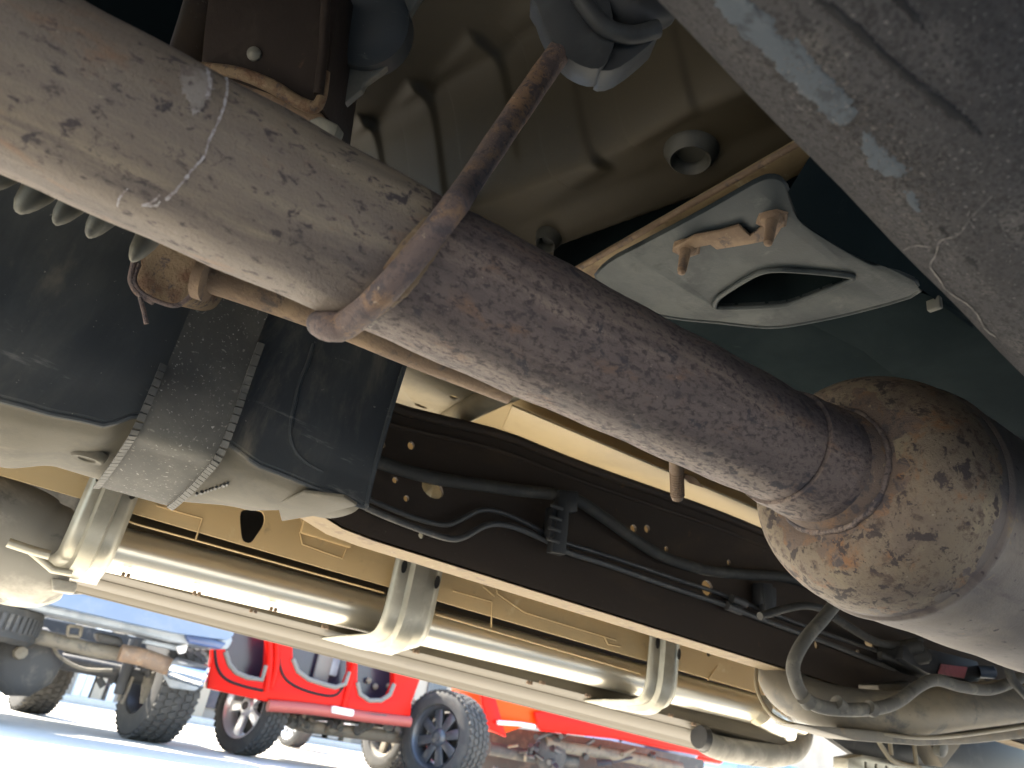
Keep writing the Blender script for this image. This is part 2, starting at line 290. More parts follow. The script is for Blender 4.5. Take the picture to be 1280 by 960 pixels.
def smooth_loop(pts, n=4):
    P = [Vector(p) for p in pts]; k = len(P); out = []
    for i in range(k):
        p0, p1, p2, p3 = P[i - 1], P[i], P[(i + 1) % k], P[(i + 2) % k]
        for j in range(n):
            t = j / n
            out.append(0.5 * ((2 * p1) + (p2 - p0) * t + (2 * p0 - 5 * p1 + 4 * p2 - p3) * t * t + (3 * p1 - p0 - 3 * p2 + p3) * t ** 3))
    return out
def oval(c, u, v, n=14): return [Vector(c) + Vector(u) * math.cos(2 * math.pi * i / n) + Vector(v) * math.sin(2 * math.pi * i / n) for i in range(n)]
def thing(name, loc, label, cat, group=None):
    o = bpy.data.objects.new(name, None); COL.objects.link(o); o.location = loc; o.empty_display_size = .1
    o['label'] = label; o['category'] = cat
    if group: o['group'] = group
    bpy.context.view_layer.update()
    return o
def into(child, parent):
    """Parent in place."""
    child.parent = parent; child.matrix_parent_inverse = parent.matrix_world.inverted()
X, Y, Z = Vector((1, 0, 0)), Vector((0, 1, 0)), Vector((0, 0, 1))
def cast(px, py, bvh):
    r = world_dir(Vector((px - 640, py - 480, FPX))).normalized()
    h = bvh.ray_cast(CAM, r); return h[0], h[1]
def clean(loop, bvh, lift):
    out = []
    for p in loop:
        h, n = cast(p[0], p[1], bvh)
        if h is not None:
            if n.dot(CAM - h) < 0: n = -n
            out.append((h, h + n * lift))
    return out
def rough_loop(pts, n=5, amp=3.0):
    """A ragged outline round photo points."""
    P = [Vector((p[0], p[1], 0)) for p in pts]; k = len(P); out = []
    for i in range(k):
        a, b = P[i], P[(i + 1) % k]
        for j in range(n):
            q = a.lerp(b, j / n); out.append((q.x + random.uniform(-amp, amp), q.y + random.uniform(-amp, amp)))
    return out
def patch(loop, bvh, name, m, parent, lift=.0003, label=None, cell=2.6):
    """A flake of paint lying on a surface: small facets that follow its curve, the rim bedded down, the inside a hair proud."""
    def inside(x, y):
        c = False; k = len(loop)
        for i in range(k):
            (x1, y1), (x2, y2) = loop[i], loop[(i + 1) % k]
            if (y1 > y) != (y2 > y) and x < (x2 - x1) * (y - y1) / (y2 - y1) + x1: c = not c
        return c
    x0, x1 = min(p[0] for p in loop), max(p[0] for p in loop); y0, y1 = min(p[1] for p in loop), max(p[1] for p in loop)
    nx, ny = int((x1 - x0) / cell) + 2, int((y1 - y0) / cell) + 2
    on = {(i, j) for i in range(nx) for j in range(ny) if inside(x0 + (i + .5) * cell + random.uniform(-.9, .9), y0 + (j + .5) * cell + random.uniform(-.9, .9))}
    vs, fs, idx = [], [], {}
    def vert(i, j):
        if (i, j) not in idx:
            full = all((i - a, j - b) in on for a in (0, 1) for b in (0, 1))
            h, no = cast(x0 + i * cell + random.uniform(-.7, .7), y0 + j * cell + random.uniform(-.7, .7), bvh)
            if h is None: return None
            if no.dot(CAM - h) < 0: no = -no
            idx[(i, j)] = len(vs); vs.append(h + no * (lift if full else .00005))
        return idx[(i, j)]
    for (i, j) in on:
        q = [vert(i, j), vert(i + 1, j), vert(i + 1, j + 1), vert(i, j + 1)]
        if None not in q: fs.append(q)
    if not fs: return None
    return MB().add(vs, fs).build(name, m, parent, smooth=60, label=label)

# ------------------------------------------------------------------ setting
g = MB(); g.grid(lambda u, v: Vector((-150 + 300 * u, -120 + 300 * v, 0)), 12, 12)
g.build('ground', 'concrete', kind='structure')

# ================================================================== THE TRUCK OVERHEAD
truck = thing('pickup_truck', (0, 0, 0), 'underside of the tan and rusty pickup truck overhead, its exhaust crossing the whole view', 'truck')
T = truck

# body shell that shades everything: cab and bed floor, both flanks
sh = MB()
sh.box((0.4, 0.20, 1.16), (5.4, 2.2, .10)); sh.box((0.4, -.885, .82), (5.4, .06, .70)); sh.box((0.4, 0.20, 1.55), (5.4, 2.2, .6))
sh.build('body_shell', 'shell', T)

# ---- exhaust pipe
PA, PB = at(100, 133, y=.325), at(950, 546, y=.322)
PD = (PB - PA).normalized(); PR = .0405
pu = Vector((0, 0, 1)); pu = (pu - PD * pu.dot(PD)).normalized(); pw = PD.cross(pu)
tj = (at(985, 560, y=.322) - PA).dot(PD)
t_a = -.45
prof = [(t_a, PR)]
n = 60
for i in range(1, n): prof.append((t_a + (tj - .012 - t_a) * i / (n - 1), PR + .0004 * math.sin(i * 1.7) + .0003 * math.sin(i * .6)))
pipe = MB(); pipe.lathe(PA, PD, prof, 96)
pbvh = pipe.bvh()
exhaust = pipe.build('exhaust_pipe', 'pipe', T, label='fat rusty exhaust pipe, tan towards one end and purple brown towards the muffler')
exhaust.data.materials.append(M['pipe_dark'])
t_weld = (at(500, 345, y=.29) - PA).dot(PD)
for f in exhaust.data.polygons:
    if (f.center - PA).dot(PD) > t_weld: f.material_index = 1
sl = MB()
sl.lathe(PA, PD, [(tj - .014, PR - .0002), (tj - .013, PR - .0018), (tj - .0105, PR - .0020), (tj - .0095, PR + .0016), (tj - .004, PR + .0026), (tj + .002, PR + .0026), (tj + .015, PR + .0022), (tj + .018, PR + .0038), (tj + .026, PR + .0035), (tj + .031, PR + .0022), (tj + .045, PR + .003)], 96)
sl.build('slip_sleeve', 'pipe_dark', exhaust)

# weld seam ring & muffler
tm = tj + .036
MR = .0925
mp = [(tm - .004, PR + .001), (tm + .002, PR + .0055), (tm + .008, PR + .006), (tm + .011, PR + .0075)]
c0 = tm + .012; L = .072
for i in range(1, 101):
    a = i / 100 * math.pi / 2
    mp.append((c0 + L * (1 - math.cos(a)) * .92, PR + .008 + (MR - PR - .008) * math.sin(a) ** .80))
t1 = mp[-1][0]
cone = MB(); cone.lathe(PA, PD, mp, 320)
muffler = cone.build('muffler', 'cone', T, label='blistered ochre and rust muffler with dark blotches')
muffler.data.materials.append(M['neck'])
from mathutils import noise as mn
muffler.data.materials.append(M['can'])
for f in muffler.data.polygons:
    t_ = (f.center - PA).dot(PD)
    if t_ > t1 - .010 + .014 * mn.noise(f.center * 30) + .008 * mn.noise(f.center * 110): f.material_index = 2; continue
    r_ = ((f.center - PA) - PD * (f.center - PA).dot(PD)).length
    if r_ < PR + .0105 or r_ < PR + .016 + .022 * mn.noise(f.center * 45) + .010 * mn.noise(f.center * 130): f.material_index = 1
can = MB(); cp = [(t1 - .0005, MR - .001), (t1 + .003, MR + .0018), (t1 + .007, MR + .0022), (t1 + .011, MR + .0004)]
for i in range(1, 20): cp.append((t1 + .011 + .30 * i / 19, MR + .0004 + .0006 * math.sin(i)))
te = cp[-1][0]
for i in range(1, 10):
    a = i / 9 * math.pi / 2; cp.append((te + .05 * math.sin(a), MR - (MR - .035) * (1 - math.cos(a))))
can.lathe(PA, PD, cp, 96); can.build('muffler_can', 'can', muffler)
ws = MB(); ring = []
for k in range(64):
    th = 2 * math.pi * k / 64; ring.append((tm + .010 + .0012 * random.uniform(-1, 1), PR + .0075 + .0008 * random.uniform(-1, 1), th))
a0 = PD.orthogonal().normalized(); b0 = PD.cross(a0)
rp = [PA + PD * t + (a0 * math.cos(th) + b0 * math.sin(th)) * (r - .0012) for t, r, th in ring]; rp.append(rp[0])
ws.tube(rp, [.0022 + .0008 * random.random() for _ in rp], 10); ws.build('weld_bead', 'pipe_dark', muffler)

# ---- hanger rod and its rubber isolator
hr = MB()
hp = [(775, -30, .58), (740, 14, .54), (697, 68, .492), (640, 150, .455), (585, 232, .42), (548, 280, .398), (512, 325, .375), (470, 368, .362), (432, 398, .362), (408, 408, .368), (396, 404, .378)]
def onpipe(px, py, lift):
    h, no = cast(px, py, pbvh)
    if no.dot(CAM - h) < 0: no = -no
    return h + no * lift
hpts = atd(hp[:5]) + [onpipe(555, 272, .008), onpipe(512, 322, .0055), onpipe(472, 364, .0055), onpipe(436, 394, .005)] + [at(412, 408, d=(onpipe(436, 394, .004) - CAM).dot(fwd) + .004), at(398, 404, d=(onpipe(436, 394, .004) - CAM).dot(fwd) + .014)]
hr.tube(hpts, [.0080, .0080, .0080, .0076, .0072, .0068, .0066, .0068, .0072, .0076, .0066], 20, smooth=6, jit=.025)
hanger = hr.build('hanger_rod', 'rod', exhaust, label='bent rusty steel rod welded across the exhaust pipe')
wl = MB()
wl.tube([onpipe(*q, .001) for q in ((556, 286), (540, 306), (512, 346), (486, 372), (456, 396))], [.0025, .0042, .0046, .0045, .003], 12, smooth=8, jit=.12)
wl.tube([onpipe(*q, .001) for q in ((534, 276), (508, 308), (482, 338))], [.002, .0035, .002], 10, smooth=8)
wl.build('weld_bead', 'weld', hanger)
iso = MB()
I0 = at(770, 20, d=.50); ia = (at(850, 60, d=.50) - at(700, 0, d=.50)).normalized()
o1 = [(668, -12), (672, 8), (682, 34), (700, 62), (720, 79), (748, 86), (764, 66), (768, 34), (750, -12)]
P = smooth_loop(ats(o1, d=.485), 3); iso.plate(P, fwd * .03)
iso2 = MB()
P = ats([(764, 60), (748, 86), (775, 84), (822, 46), (818, 36), (790, 44), (774, 40)], d=.49); iso2.plate(smooth_loop(P, 3), fwd * .035)
isol = iso.build('rubber_isolator', 'isolator', T, bevel=.003, label='grey rubber exhaust hanger isolator at the rod top')
iso2.build('isolator_lip', 'isolator', isol, bevel=.002)
iso3 = MB(); iso3.tube(atd([(718, -14, .484), (742, 20, .482), (760, 36, .482), (790, 44, .486), (822, 36, .49)]), .006, 12, smooth=6)
iso3.build('isolator_rib', 'isolator', isol)
iso4 = MB(); iso4.tube(atd([(752, -14, .50), (775, 10, .50), (800, 18, .50), (826, 10, .51)]), .013, 16, smooth=6)
iso4.build('isolator_core', 'blackplastic', isol)

# pale scratches and flaking on the pipe
def ribbon(pts, w, bvh, name, m, parent, lift=.0005):
    mb = MB(); P, _ = spline([Vector((p[0], p[1], 0)) for p in pts], 1, 8); q = []
    for i, p in enumerate(P):
        t = (P[min(i + 1, len(P) - 1)] - P[max(i - 1, 0)]).normalized(); nn = Vector((-t.y, t.x, 0))
        ww = w * (0.45 + 0.75 * random.random()) * (0.4 if i in (0, len(P) - 1) else 1)
        for s in (-1, 1):
            h, no = cast(p.x + nn.x * ww * s + random.uniform(-.8, .8), p.y + nn.y * ww * s, bvh)
            if h is None: return
            if no.dot(CAM - h) < 0: no = -no
            q.append(h + no * lift)
    mb.add(q, [[2 * i, 2 * i + 1, 2 * i + 3, 2 * i + 2] for i in range(len(P) - 1)])
    return mb.build(name, m, parent, smooth=60)
ribbon([(283, 97), (283, 118), (276, 145), (262, 175), (255, 195), (240, 213), (225, 232), (207, 250)], 2.0, pbvh, 'pale_scratch', 'chalk', exhaust)
ribbon([(200, 243), (190, 252), (178, 256), (196, 256), (200, 250)], 1.6, pbvh, 'pale_scratch', 'chalk', exhaust)
ribbon([(160, 235), (150, 246), (147, 258)], 1.5, pbvh, 'pale_scratch', 'chalk', exhaust)
ribbon([(258, 86), (262, 105), (258, 125)], 2.4, pbvh, 'pale_scratch', 'chalk', exhaust)

patch(rough_loop([(222, 88), (240, 80), (266, 86), (268, 112), (258, 128), (244, 142), (236, 136), (226, 114)], 5, 4), pbvh, 'pale_stain', 'stain', exhaust, lift=.00025)

# ---- drive shaft: close to the lens, grey paint flaking off
DD = world_dir(Vector((1460, 830, 960))).normalized()
DR = .062
d0 = at(1205, 78, d=.30)
ds = MB(); pr = [(-.5 + 1.1 * i / 50, DR + .0003 * math.sin(i * 1.3)) for i in range(51)]
ds.lathe(d0, DD, pr, 128); dbvh = ds.bvh()
shaft = ds.build('drive_shaft', 'shaft', T, label='thick grey drive shaft tube with peeling paint')
def peel(pts, m, amp=3, lab=None): patch(rough_loop(pts, 5, amp), dbvh, 'paint_patch', m, shaft, label=lab)
peel([(884, -8), (930, -8), (968, 25), (972, 42), (1000, 52), (1022, 80), (1040, 98), (1060, 118), (1072, 140), (1062, 156), (1045, 158), (1028, 140), (1008, 120), (985, 100), (962, 75), (930, 45), (905, 20)], 'peel', 3, 'blue grey patch where the paint has peeled off')
peel([(1078, 162), (1094, 170), (1104, 186), (1120, 200), (1138, 214), (1128, 222), (1105, 220), (1088, 205), (1078, 185)], 'peel', 2.5)
peel([(1128, 236), (1142, 240), (1152, 258), (1150, 268), (1138, 258)], 'peel', 2)
peel([(1020, -6), (1040, 4), (1075, 32), (1100, 58), (1128, 82), (1155, 104), (1185, 126), (1210, 146), (1228, 165), (1226, 171), (1205, 156), (1190, 150), (1165, 130), (1140, 108), (1112, 86), (1092, 66), (1066, 44), (1040, 22), (1016, 2)], 'scrape', 1.8, 'long dark gouge in the grey paint')
peel([(1108, -6), (1132, -4), (1146, 16), (1162, 42), (1150, 34), (1132, 18)], 'scrape', 2)
for q in ([(836, 20), (850, 36), (864, 54), (856, 50), (842, 34)], [(890, 82), (906, 98), (902, 102), (890, 92)], [(1204, 318), (1222, 326), (1222, 338), (1210, 330)], [(940, 138), (958, 152), (952, 154)]): peel(q, 'scrape', 1.5)
for q in ([(1240, 244), (1216, 268), (1198, 292), (1176, 300), (1170, 318), (1164, 332), (1176, 350), (1184, 362), (1208, 378), (1222, 392), (1232, 410), (1245, 420)], [(1130, 312), (1145, 306), (1165, 308)], [(1218, 284), (1210, 270), (1212, 262)]):
    ribbon(q, .8, dbvh, 'pale_scratch', 'stain_grey', shaft)
cr = MB()
for _ in range(900):
    cx = random.gauss(0, 1); k = random.random()
    px = 985 + 190 * k + random.gauss(0, 22); py = 70 + 190 * k + random.gauss(0, 18)
    h, no = cast(px, py, dbvh)
    if h is None: continue
    r = random.uniform(.0002, .00055)
    cr.lathe(h + (CAM - h).normalized() * 0, no, [(r, 0), (r * .5, r * .9), (-r * .5, r)], 5)
cr.build('paint_crumbs', 'shaft_crumb', shaft, kind='stuff')

# ---- embossed floor pan
PZ0, PZ1 = 1.0, .866
def pan_prof(u):
    def ss(a, b, t): t = min(1, max(0, (t - a) / (b - a))); return t * t * (3 - 2 * t)
    z = PZ0 + .012 - (PZ0 - PZ1 + .012) * ss(.238, .318, u)
    z -= .010 * ss(.36, .40, u)
    z += .10 * ss(.405, .455, u)
    return z
RIBS = [(at(558, 140, z=1.0).y + .06, .20, .50, 1), (at(490, 180, z=1.0).y + .02, .14, .5, 1), (.557, .205, .352, 1), (.485, .20, .372, 1), (.415, .20, .40, 1), (.345, .2, .42, 1)]
RIBS = []
for (px, py) in ((490, 178), (556, 138), (632, 80)):
    a = at(px, py, z=1.0); RIBS.append((a.y, a.x - .055, .100))
RIBS.append((at(752, 185, z=.88).y, .215, .150)); RIBS.append((at(868, 118, z=.88).y, .215, .155)); RIBS.append((at(985, 50, z=.88).y, .215, .155))
def pan_fn(u, v):
    x = -.25 + .75 * u; y = .20 + .70 * v
    w = x + .26 * (y - .557); z = pan_prof(w)
    for i, (ry, x0, ln) in enumerate(RIBS):
        t = (x - x0) / ln; win = max(0, min(1, t * 6)) * max(0, min(1, (1.0 - t) * 6))
        win = win * win * (3 - 2 * win)
        dy = (y - ry) / .004
        step = 1 / (1 + math.exp(-dy * 2.2)) * math.exp(-max(0, dy) * .07)
        z -= .010 * win * step * (1 if dy < 40 else 0)
    return Vector((x, y, z))
pan = MB(); pan.grid(pan_fn, 170, 560)
panb = pan.bvh(); floor_pan = pan.build('floor_pan', 'pan', T, smooth=60, label='olive brown stamped floor pan with raised ribs')
for (px, py, r) in ((864, 188, .022), (686, 297, .013)):
    h, no = cast(px, py, panb)
    if h is None: h, no = at(px, py, z=.86), -Z
    if no.dot(CAM - h) < 0: no = -no
    p = MB(); p.lathe(h, no, [(-.004, r * 1.2), (.001, r * 1.2), (.004, r * 1.12), (.012, r * .93), (.0135, r * .86), (.011, r * .72), (.002, r * .62), (.001, 0)], 40)
    p.build('drain_plug', 'plug', floor_pan)

# ---- crossmember with rust ledge
lg = MB()
lz = .80; la, lb = at(716, 336, z=lz), at(992, 198, z=lz)
lg.plate([la + Y * .25, lb - Y * .25, lb - Y * .25 + X * .028, la + Y * .25 + X * .028], Z * .012)
ledge = lg.build('crossmember', 'ochre', T, bevel=.002, label='ochre rusty edge of a floor crossmember')
lb2 = MB(); lb2.tube([la + Z * .004 + Y * .2, lb + Z * .004 - Y * .2], .0035, 10); lb2.build('hem_edge', 'rust', ledge)
dk = MB(); dk.box((.47, .25, .90), (.04, .9, .2)); dk.box((.9, .05, .865), (.95, .5, .10)); dk.build('rear_wall', 'darkplate', ledge)

# ---- mounting plate with two studs and a hole
pz = .75
ol = [(748, 352), (760, 330), (800, 308), (880, 266), (940, 232), (962, 224), (978, 228), (985, 244), (996, 272), (1020, 292), (1060, 316), (1090, 332), (1108, 334), (1150, 362), (1085, 385), (1010, 402), (960, 408), (900, 402), (840, 396), (800, 384)]
hl = [(893, 380), (899, 371), (918, 358), (940, 345), (955, 339), (975, 337), (1010, 339), (1050, 343), (1066, 346), (1062, 351), (1040, 360), (1012, 371), (990, 379), (975, 382), (940, 384), (903, 385), (895, 384)]
mpl = MB(); mpl.plate(smooth_loop(ats(ol, z=pz), 3), Z * .006, [smooth_loop(ats(hl, z=pz), 2)])
mount = mpl.build('mount_plate', 'plate', T, bevel=.0015, label='grey green mounting plate with two rusty studs and a slot')
lip = MB(); q = smooth_loop(ats(hl, z=pz - .001), 2); lip.tube(q + [q[0]], .0028, 10, cap=False)
q = smooth_loop(ats(ol, z=pz + .003), 3); lip.tube(q[0:57], .0026, 10); lip.build('rolled_edge', 'plate', mount)
wr = MB(); q0 = smooth_loop(ats(hl, z=pz), 3)
wr.add([p + Z * .002 for p in q0] + [p + Z * .05 for p in q0], [[i, (i + 1) % len(q0), (i + 1) % len(q0) + len(q0), i + len(q0)] for i in range(len(q0))])
wr.build('slot_wall', 'darkplate', mount)
# flank going up behind the plate's long edge, and the pan below-right
fl = MB(); e1 = ats([(985, 240), (1000, 276), (1060, 316), (1108, 334), (1155, 364), (1215, 410)], z=pz)
e2 = [p + Vector((.01, -.055, .085)) for p in e1]
fl.add(e1 + e2, [[i, i + 1, i + 1 + len(e1), i + len(e1)] for i in range(len(e1) - 1)]); fl.build('plate_flank', 'darkplate', mount, smooth=30)
st = MB()
for (px, py, px2, py2) in ((858, 308, 852, 340), (965, 272, 960, 304)):
    a = at(px, py, z=pz); b = at(px2, py2, z=pz - .033); b = a + (b - a).normalized() * .036
    s_ = MB(); dd = b - a; s_.lathe(a, dd, [(-.002, .0095), (.002, .0095), (.0045, .0085), (.0065, .0062), (.0068, .0052)] + [(.008 + .0009 * i, .0050 - .00004 * i - (.0006 if i % 2 else 0)) for i in range(28)] + [(.0345, .0034), (.036, 0)], 20)
    s_.build('stud', 'rust', mount)
    w_ = MB(); w_.lathe(a, dd, [(-.002, 0), (-.002, .0130), (.0005, .0138), (.0025, .012), (.003, 0)], 6); w_.build('nut', 'rust', mount)
sp = MB(); sp.plate(ats([(842, 306), (868, 292), (900, 286), (924, 279), (938, 292), (972, 266), (982, 274), (968, 296), (938, 302), (896, 309), (888, 303), (872, 306), (850, 314)], z=pz - .0015), -Z * .003)
sp.build('stud_strap', 'rust', mount, bevel=.0008)

# dark panels behind plate and muffler
dp = MB()
dp.plate(ats([(800, 384), (840, 396), (900, 404), (960, 410), (1010, 402), (1150, 362), (1330, 470), (1380, 720), (1000, 640), (760, 420)], z=.757), Z * .004)
dp.build('transmission_skid', 'darkplate', T, label='dark green grey skid panel behind the muffler')
dq = MB(); dq.plate(ats([(1010, 404), (1086, 386), (1152, 366), (1175, 374), (1290, 452), (1330, 560), (1180, 520), (1080, 440)], z=.752), Z * .003)
dq.build('skid_overlay', 'darkplate', T, bevel=.001)
tb = MB(); tb.box(at(1168, 380, z=.748), (.006, .012, .012)); tb.build('skid_tab', 'greyflange', T, bevel=.001)

# ---- upper left: brown bracket box, grey flange
bx = MB()
b0 = ats([(262, -30), (254, 40), (250, 84), (256, 86), (400, 136), (404, 138), (428, -30)], d=.60)
bx.plate(b0, fwd * .10); bxo = bx.build('frame_bracket', 'brownbox', T, bevel=.004, label='dark brown box bracket welded above the exhaust')
we = MB(); we.tube(atd([(252, 84, .596), (300, 92, .595), (340, 108, .595), (370, 126, .595), (392, 134, .595), (402, 122, .596), (408, 90, .598)]), [.004, .005, .0055, .005, .005, .004, .003], 12, smooth=6); we.build('weld_bead', 'weld', bxo)
bl = MB(); bl.plate(ats([(244, 82), (330, 100), (404, 142), (404, 150), (340, 150), (260, 110)], d=.607), fwd * .05); bl.build('weld_flange', 'rust', bxo, bevel=.003)
rb = MB(); rb.tube(atd([(408, -20, .592), (405, 60, .592), (398, 118, .592)]), .004, 10); rb.build('bracket_rib', 'brownbox', bxo)
rv = MB(); rv.lathe(at(318, 68, d=.60), -fwd, [(-.002, .006), (.002, .0055), (.004, .003), (.0045, 0)], 16); rv.build('rivet', 'greyflange', bxo)
gf = MB()
gf.plate(ats([(408, 150), (430, 130), (452, 112), (455, 104), (478, 88), (493, 72), (500, 48), (498, 40), (535, -20), (424, -20), (410, 90), (400, 140)], d=.66), fwd * .012)
gfo = gf.build('grey_flange', 'greyflange', T, bevel=.002, label='grey rust edged flange beside the brown bracket')
gb = MB(); gb.lathe(at(455, 28, d=.655), -fwd, [(-.02, .040), (.004, .039), (.010, .033), (.012, .02), (.012, 0)], 32); gb.build('flange_recess', 'tank', gfo)
gd = MB(); gd.lathe(at(417, 107, d=.657), -fwd, [(-.001, .0045), (.002, .004), (.0025, 0)], 14); gd.build('bolt', 'black', gfo)
gc = MB(); gc.plate(ats([(384, 150), (400, 144), (424, 156), (418, 172), (400, 164)], d=.58), fwd * .02); gc.build('flange_tab', 'greyflange', gfo, bevel=.002)
ul = MB(); ul.plate(ats([(-60, -60), (290, -60), (270, 130), (-60, 20)], d=.85), fwd * .05); ul.build('bed_crossmember', 'darkplate', T)
ug = MB(); ug.tube(atd([(262, -30, .74), (245, 30, .74), (226, 90, .74)]), .016, 16); ug.build('hydraulic_line', 'frame', T)

# ---- fins under the pipe at the left
for (px, py, w, d) in ((-14, 236, 34, .44), (26, 264, 34, .445), (71, 278, 24, .45), (112, 294, 24, .455), (166, 324, 22, .475)):
    f = MB(); s = d / 960
    tip = at(px, py + 4, d=d); up_ = (at(px + 18, py - 70, d=d) - tip).normalized(); side = right
    nn = up_.cross(side).normalized(); rows = []
    prof_ = [(0, .06), (.05, .30), (.14, .52), (.35, .80), (.7, 1.0), (1.0, 1.15)]
    vs = []
    for t, k in prof_:
        for a in range(16):
            th = 2 * math.pi * a / 16
            vs.append(tip + up_ * (t * 60 * s) + side * (math.cos(th) * k * w * s * .72) + nn * (math.sin(th) * k * .012 + t * .02))
    f.add(vs, [[i * 16 + a, i * 16 + (a + 1) % 16, (i + 1) * 16 + (a + 1) % 16, (i + 1) * 16 + a] for i in range(5) for a in range(16)] + [list(range(16))])
    f.build('cooling_fin', 'fin', T, smooth=50)

# ---- rusty cross tube and bushing behind the pipe
rt = MB(); rt.tube(atd([(252, 340, .53), (340, 370, .55), (430, 403, .565), (520, 440, .58), (640, 486, .60)]), [.0125] * 5, 20, smooth=4)
rto = rt.build('cross_tube', 'rust', T, label='thin brown rusty tube running behind the exhaust pipe')
cl_ = MB(); cl_.tube(atd([(250, 346, .525), (262, 350, .525)]), .0155, 20); cl_.build('tube_collar', 'rust', rto)
bu = MB()
bo = [(184, 300), (176, 330), (170, 352), (172, 366), (205, 378), (222, 380), (236, 374), (248, 356), (262, 332), (262, 300)]
bu.plate(smooth_loop(ats(bo, d=.535), 3), fwd * .05)
buo = bu.build('rusted_bushing', 'weld', T, bevel=.006, seg=3, label='crusty rusted bushing block under the exhaust pipe')
cw = MB(); cw.tube(atd([(170, 318, .528), (165, 340, .526), (164, 352, .526), (172, 366, .526), (192, 378, .527)]), .0022, 10, smooth=5)
cw.tube(atd([(174, 330, .528), (168, 350, .526), (180, 368, .526), (210, 381, .526), (226, 380, .528), (240, 368, .53)]), .0016, 8, smooth=5)
cw.tube(atd([(175, 372, .525), (180, 390, .522), (183, 405, .522)]), .0016, 8); cw.build('clip_wire', 'rod', buo)

# ---- fuel tank shield
TX1 = .247
def tank_low(x): return lerp_tab([(-.45, .485), (-.10, .492), (-.04, .487), (-.012, .489), (.03, .494), (.055, .511), (.118, .512), (.155, .502), (.21, .4985), (.25, .496)], x)
def tank_far(x): return lerp_tab([(-.45, .468), (-.02, .472), (.02, .486), (.11, .487), (.185, .498), (.222, .508), (.25, .512)], x)
def tank_fn(u, v):
    x = -.42 + (TX1 + .42) * u
    zc = tank_low(x); yc = .62 + .003 * math.sin(x * 22)
    if v < .55:
        t = v / .55; z = .72 + (zc - .72) * t; y = yc - .03 * (1 - t) + .008 * math.sin(t * math.pi) - .004 * max(0, t - .9) / .1
        return Vector((x, y, z))
    t = (v - .55) / .45
    y = yc - .004 + .20 * t
    k = min(1, t / .72); zf = tank_far(x)
    z = zc + (zf - zc) * k - .007 * math.sin(math.pi * min(1, k)) + .003 * math.exp(-((t - .06) / .04) ** 2)
    if t > .72: z += .06 * ((t - .72) / .28) ** 2
    return Vector((x, y, z))
tk = MB(); tk.grid(tank_fn, 130, 70)
tbvh = tk.bvh()
# unseen upper tank box, added to block light reaching the floor pan
tt = MB(); tt.box((-.1, .82, .79), (.68, .14, .22)); tt.build('tank_top_blocker', 'tank', T, bevel=.02)
# closing end wall
edge = [tank_fn(1, j / 70) for j in range(71)]
tk.add(edge + [Vector((TX1, .82, .72))], [list(range(72))])
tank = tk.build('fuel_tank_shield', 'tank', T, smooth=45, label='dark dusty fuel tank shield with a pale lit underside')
tank.data.materials.append(M['tank_dust_lit'])
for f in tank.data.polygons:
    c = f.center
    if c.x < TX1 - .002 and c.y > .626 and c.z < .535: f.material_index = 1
# moulded crease on the side, hem along the bottom edge, flap
cz = MB(); 
q = [cast(p[0], p[1], tbvh)[0] for p in ((392, 430), (384, 455), (374, 480), (365, 520), (363, 545), (370, 565), (385, 580), (404, 590))]
q = [p for p in q if p]; cz.tube(q, .0018, 8, smooth=5); cz.build('moulded_crease', 'tank', tank)
hm = MB(); hm.tube([tank_fn(i / 90, .555) - Z * .0005 + Y * .001 for i in range(91)], .0022, 8); hm.build('shield_hem', 'tank', tank)
hv = MB(); hv.tube([tank_fn(1, j / 70) for j in range(0, 40)], .0025, 8); hv.build('shield_end_hem', 'tank', tank)
fp = MB(); fo = ats([(346, 630), (352, 652), (400, 644), (440, 634), (446, 632), (430, 622), (380, 616)], z=.492)
fp.plate(fo, Z * .003); fp.build('shield_flap', 'tank_dust_lit', tank, bevel=.001)
# pads moulded into the underside
for (px, py, r) in ((110, 571, .013),):
    h, no = cast(px, py, tbvh)
    if h is None: continue
    p = MB(); p.lathe(h + Z * .004, -Z, [(0, r * 1.1), (.0055, r), (.007, r * .85), (.0065, r * .55), (.005, r * .45), (.005, 0)], 28); p.build('moulded_boss', 'tank_dust_lit', tank)
for k, (px, w) in enumerate(((246, 2), (252, 3), (257, 1), (261, 1), (265, 1), (270, 2), (275, 1), (280, 3), (284, 2))):
    h, no = cast(px, 617 - .33 * (px - 246), tbvh)
    if h is None: continue
    b = MB(); b.box(h - Z * .0008, (.0007 * w + .0006, .008, .002), (X, (Y + X * .15).normalized(), Z)); b.build('moulded_mark', 'strap_edge', tank)
# strap: runs down the side, round the corner and under
def strap_pt(px, py, lift=.004):
    h, no = cast(px, py, tbvh)
    if h is None: return None
    if no.dot(CAM - h) < 0: no = -no
    return h + no * lift
rowsL = [(272, 330), (243, 378), (232, 405), (214, 455), (200, 480), (186, 510), (170, 545), (150, 566), (120, 585), (84, 599)]
rowsR = [(352, 350), (333, 395), (326, 430), (310, 480), (296, 515), (276, 548), (262, 565), (240, 585), (200, 604), (160, 620)]
sm = MB(); A, B = [], []
La, _ = spline([Vector((p[0], p[1], 0)) for p in rowsL], 1, 5); Lb, _ = spline([Vector((p[0], p[1], 0)) for p in rowsR], 1, 5)
sx0, sx1 = .057, .115
path = []
for j in range(60):
    v = .05 + .78 * j / 59
    path.append(v)
def sp_(x, v, lift):
    p = tank_fn((x + .42) / (TX1 + .42), v); q = tank_fn((x + .42) / (TX1 + .42), v + .005)
    t = (q - p).normalized(); no = X.cross(t)
    if no.dot(Vector((0, -1, -1))) < 0: no = -no
    return p + no * lift
SV = [(.05, .006), (.25, .006), (.40, .007), (.50, .010), (.555, .011), (.62, .010), (.70, .008), (.80, .007), (.87, .007)]
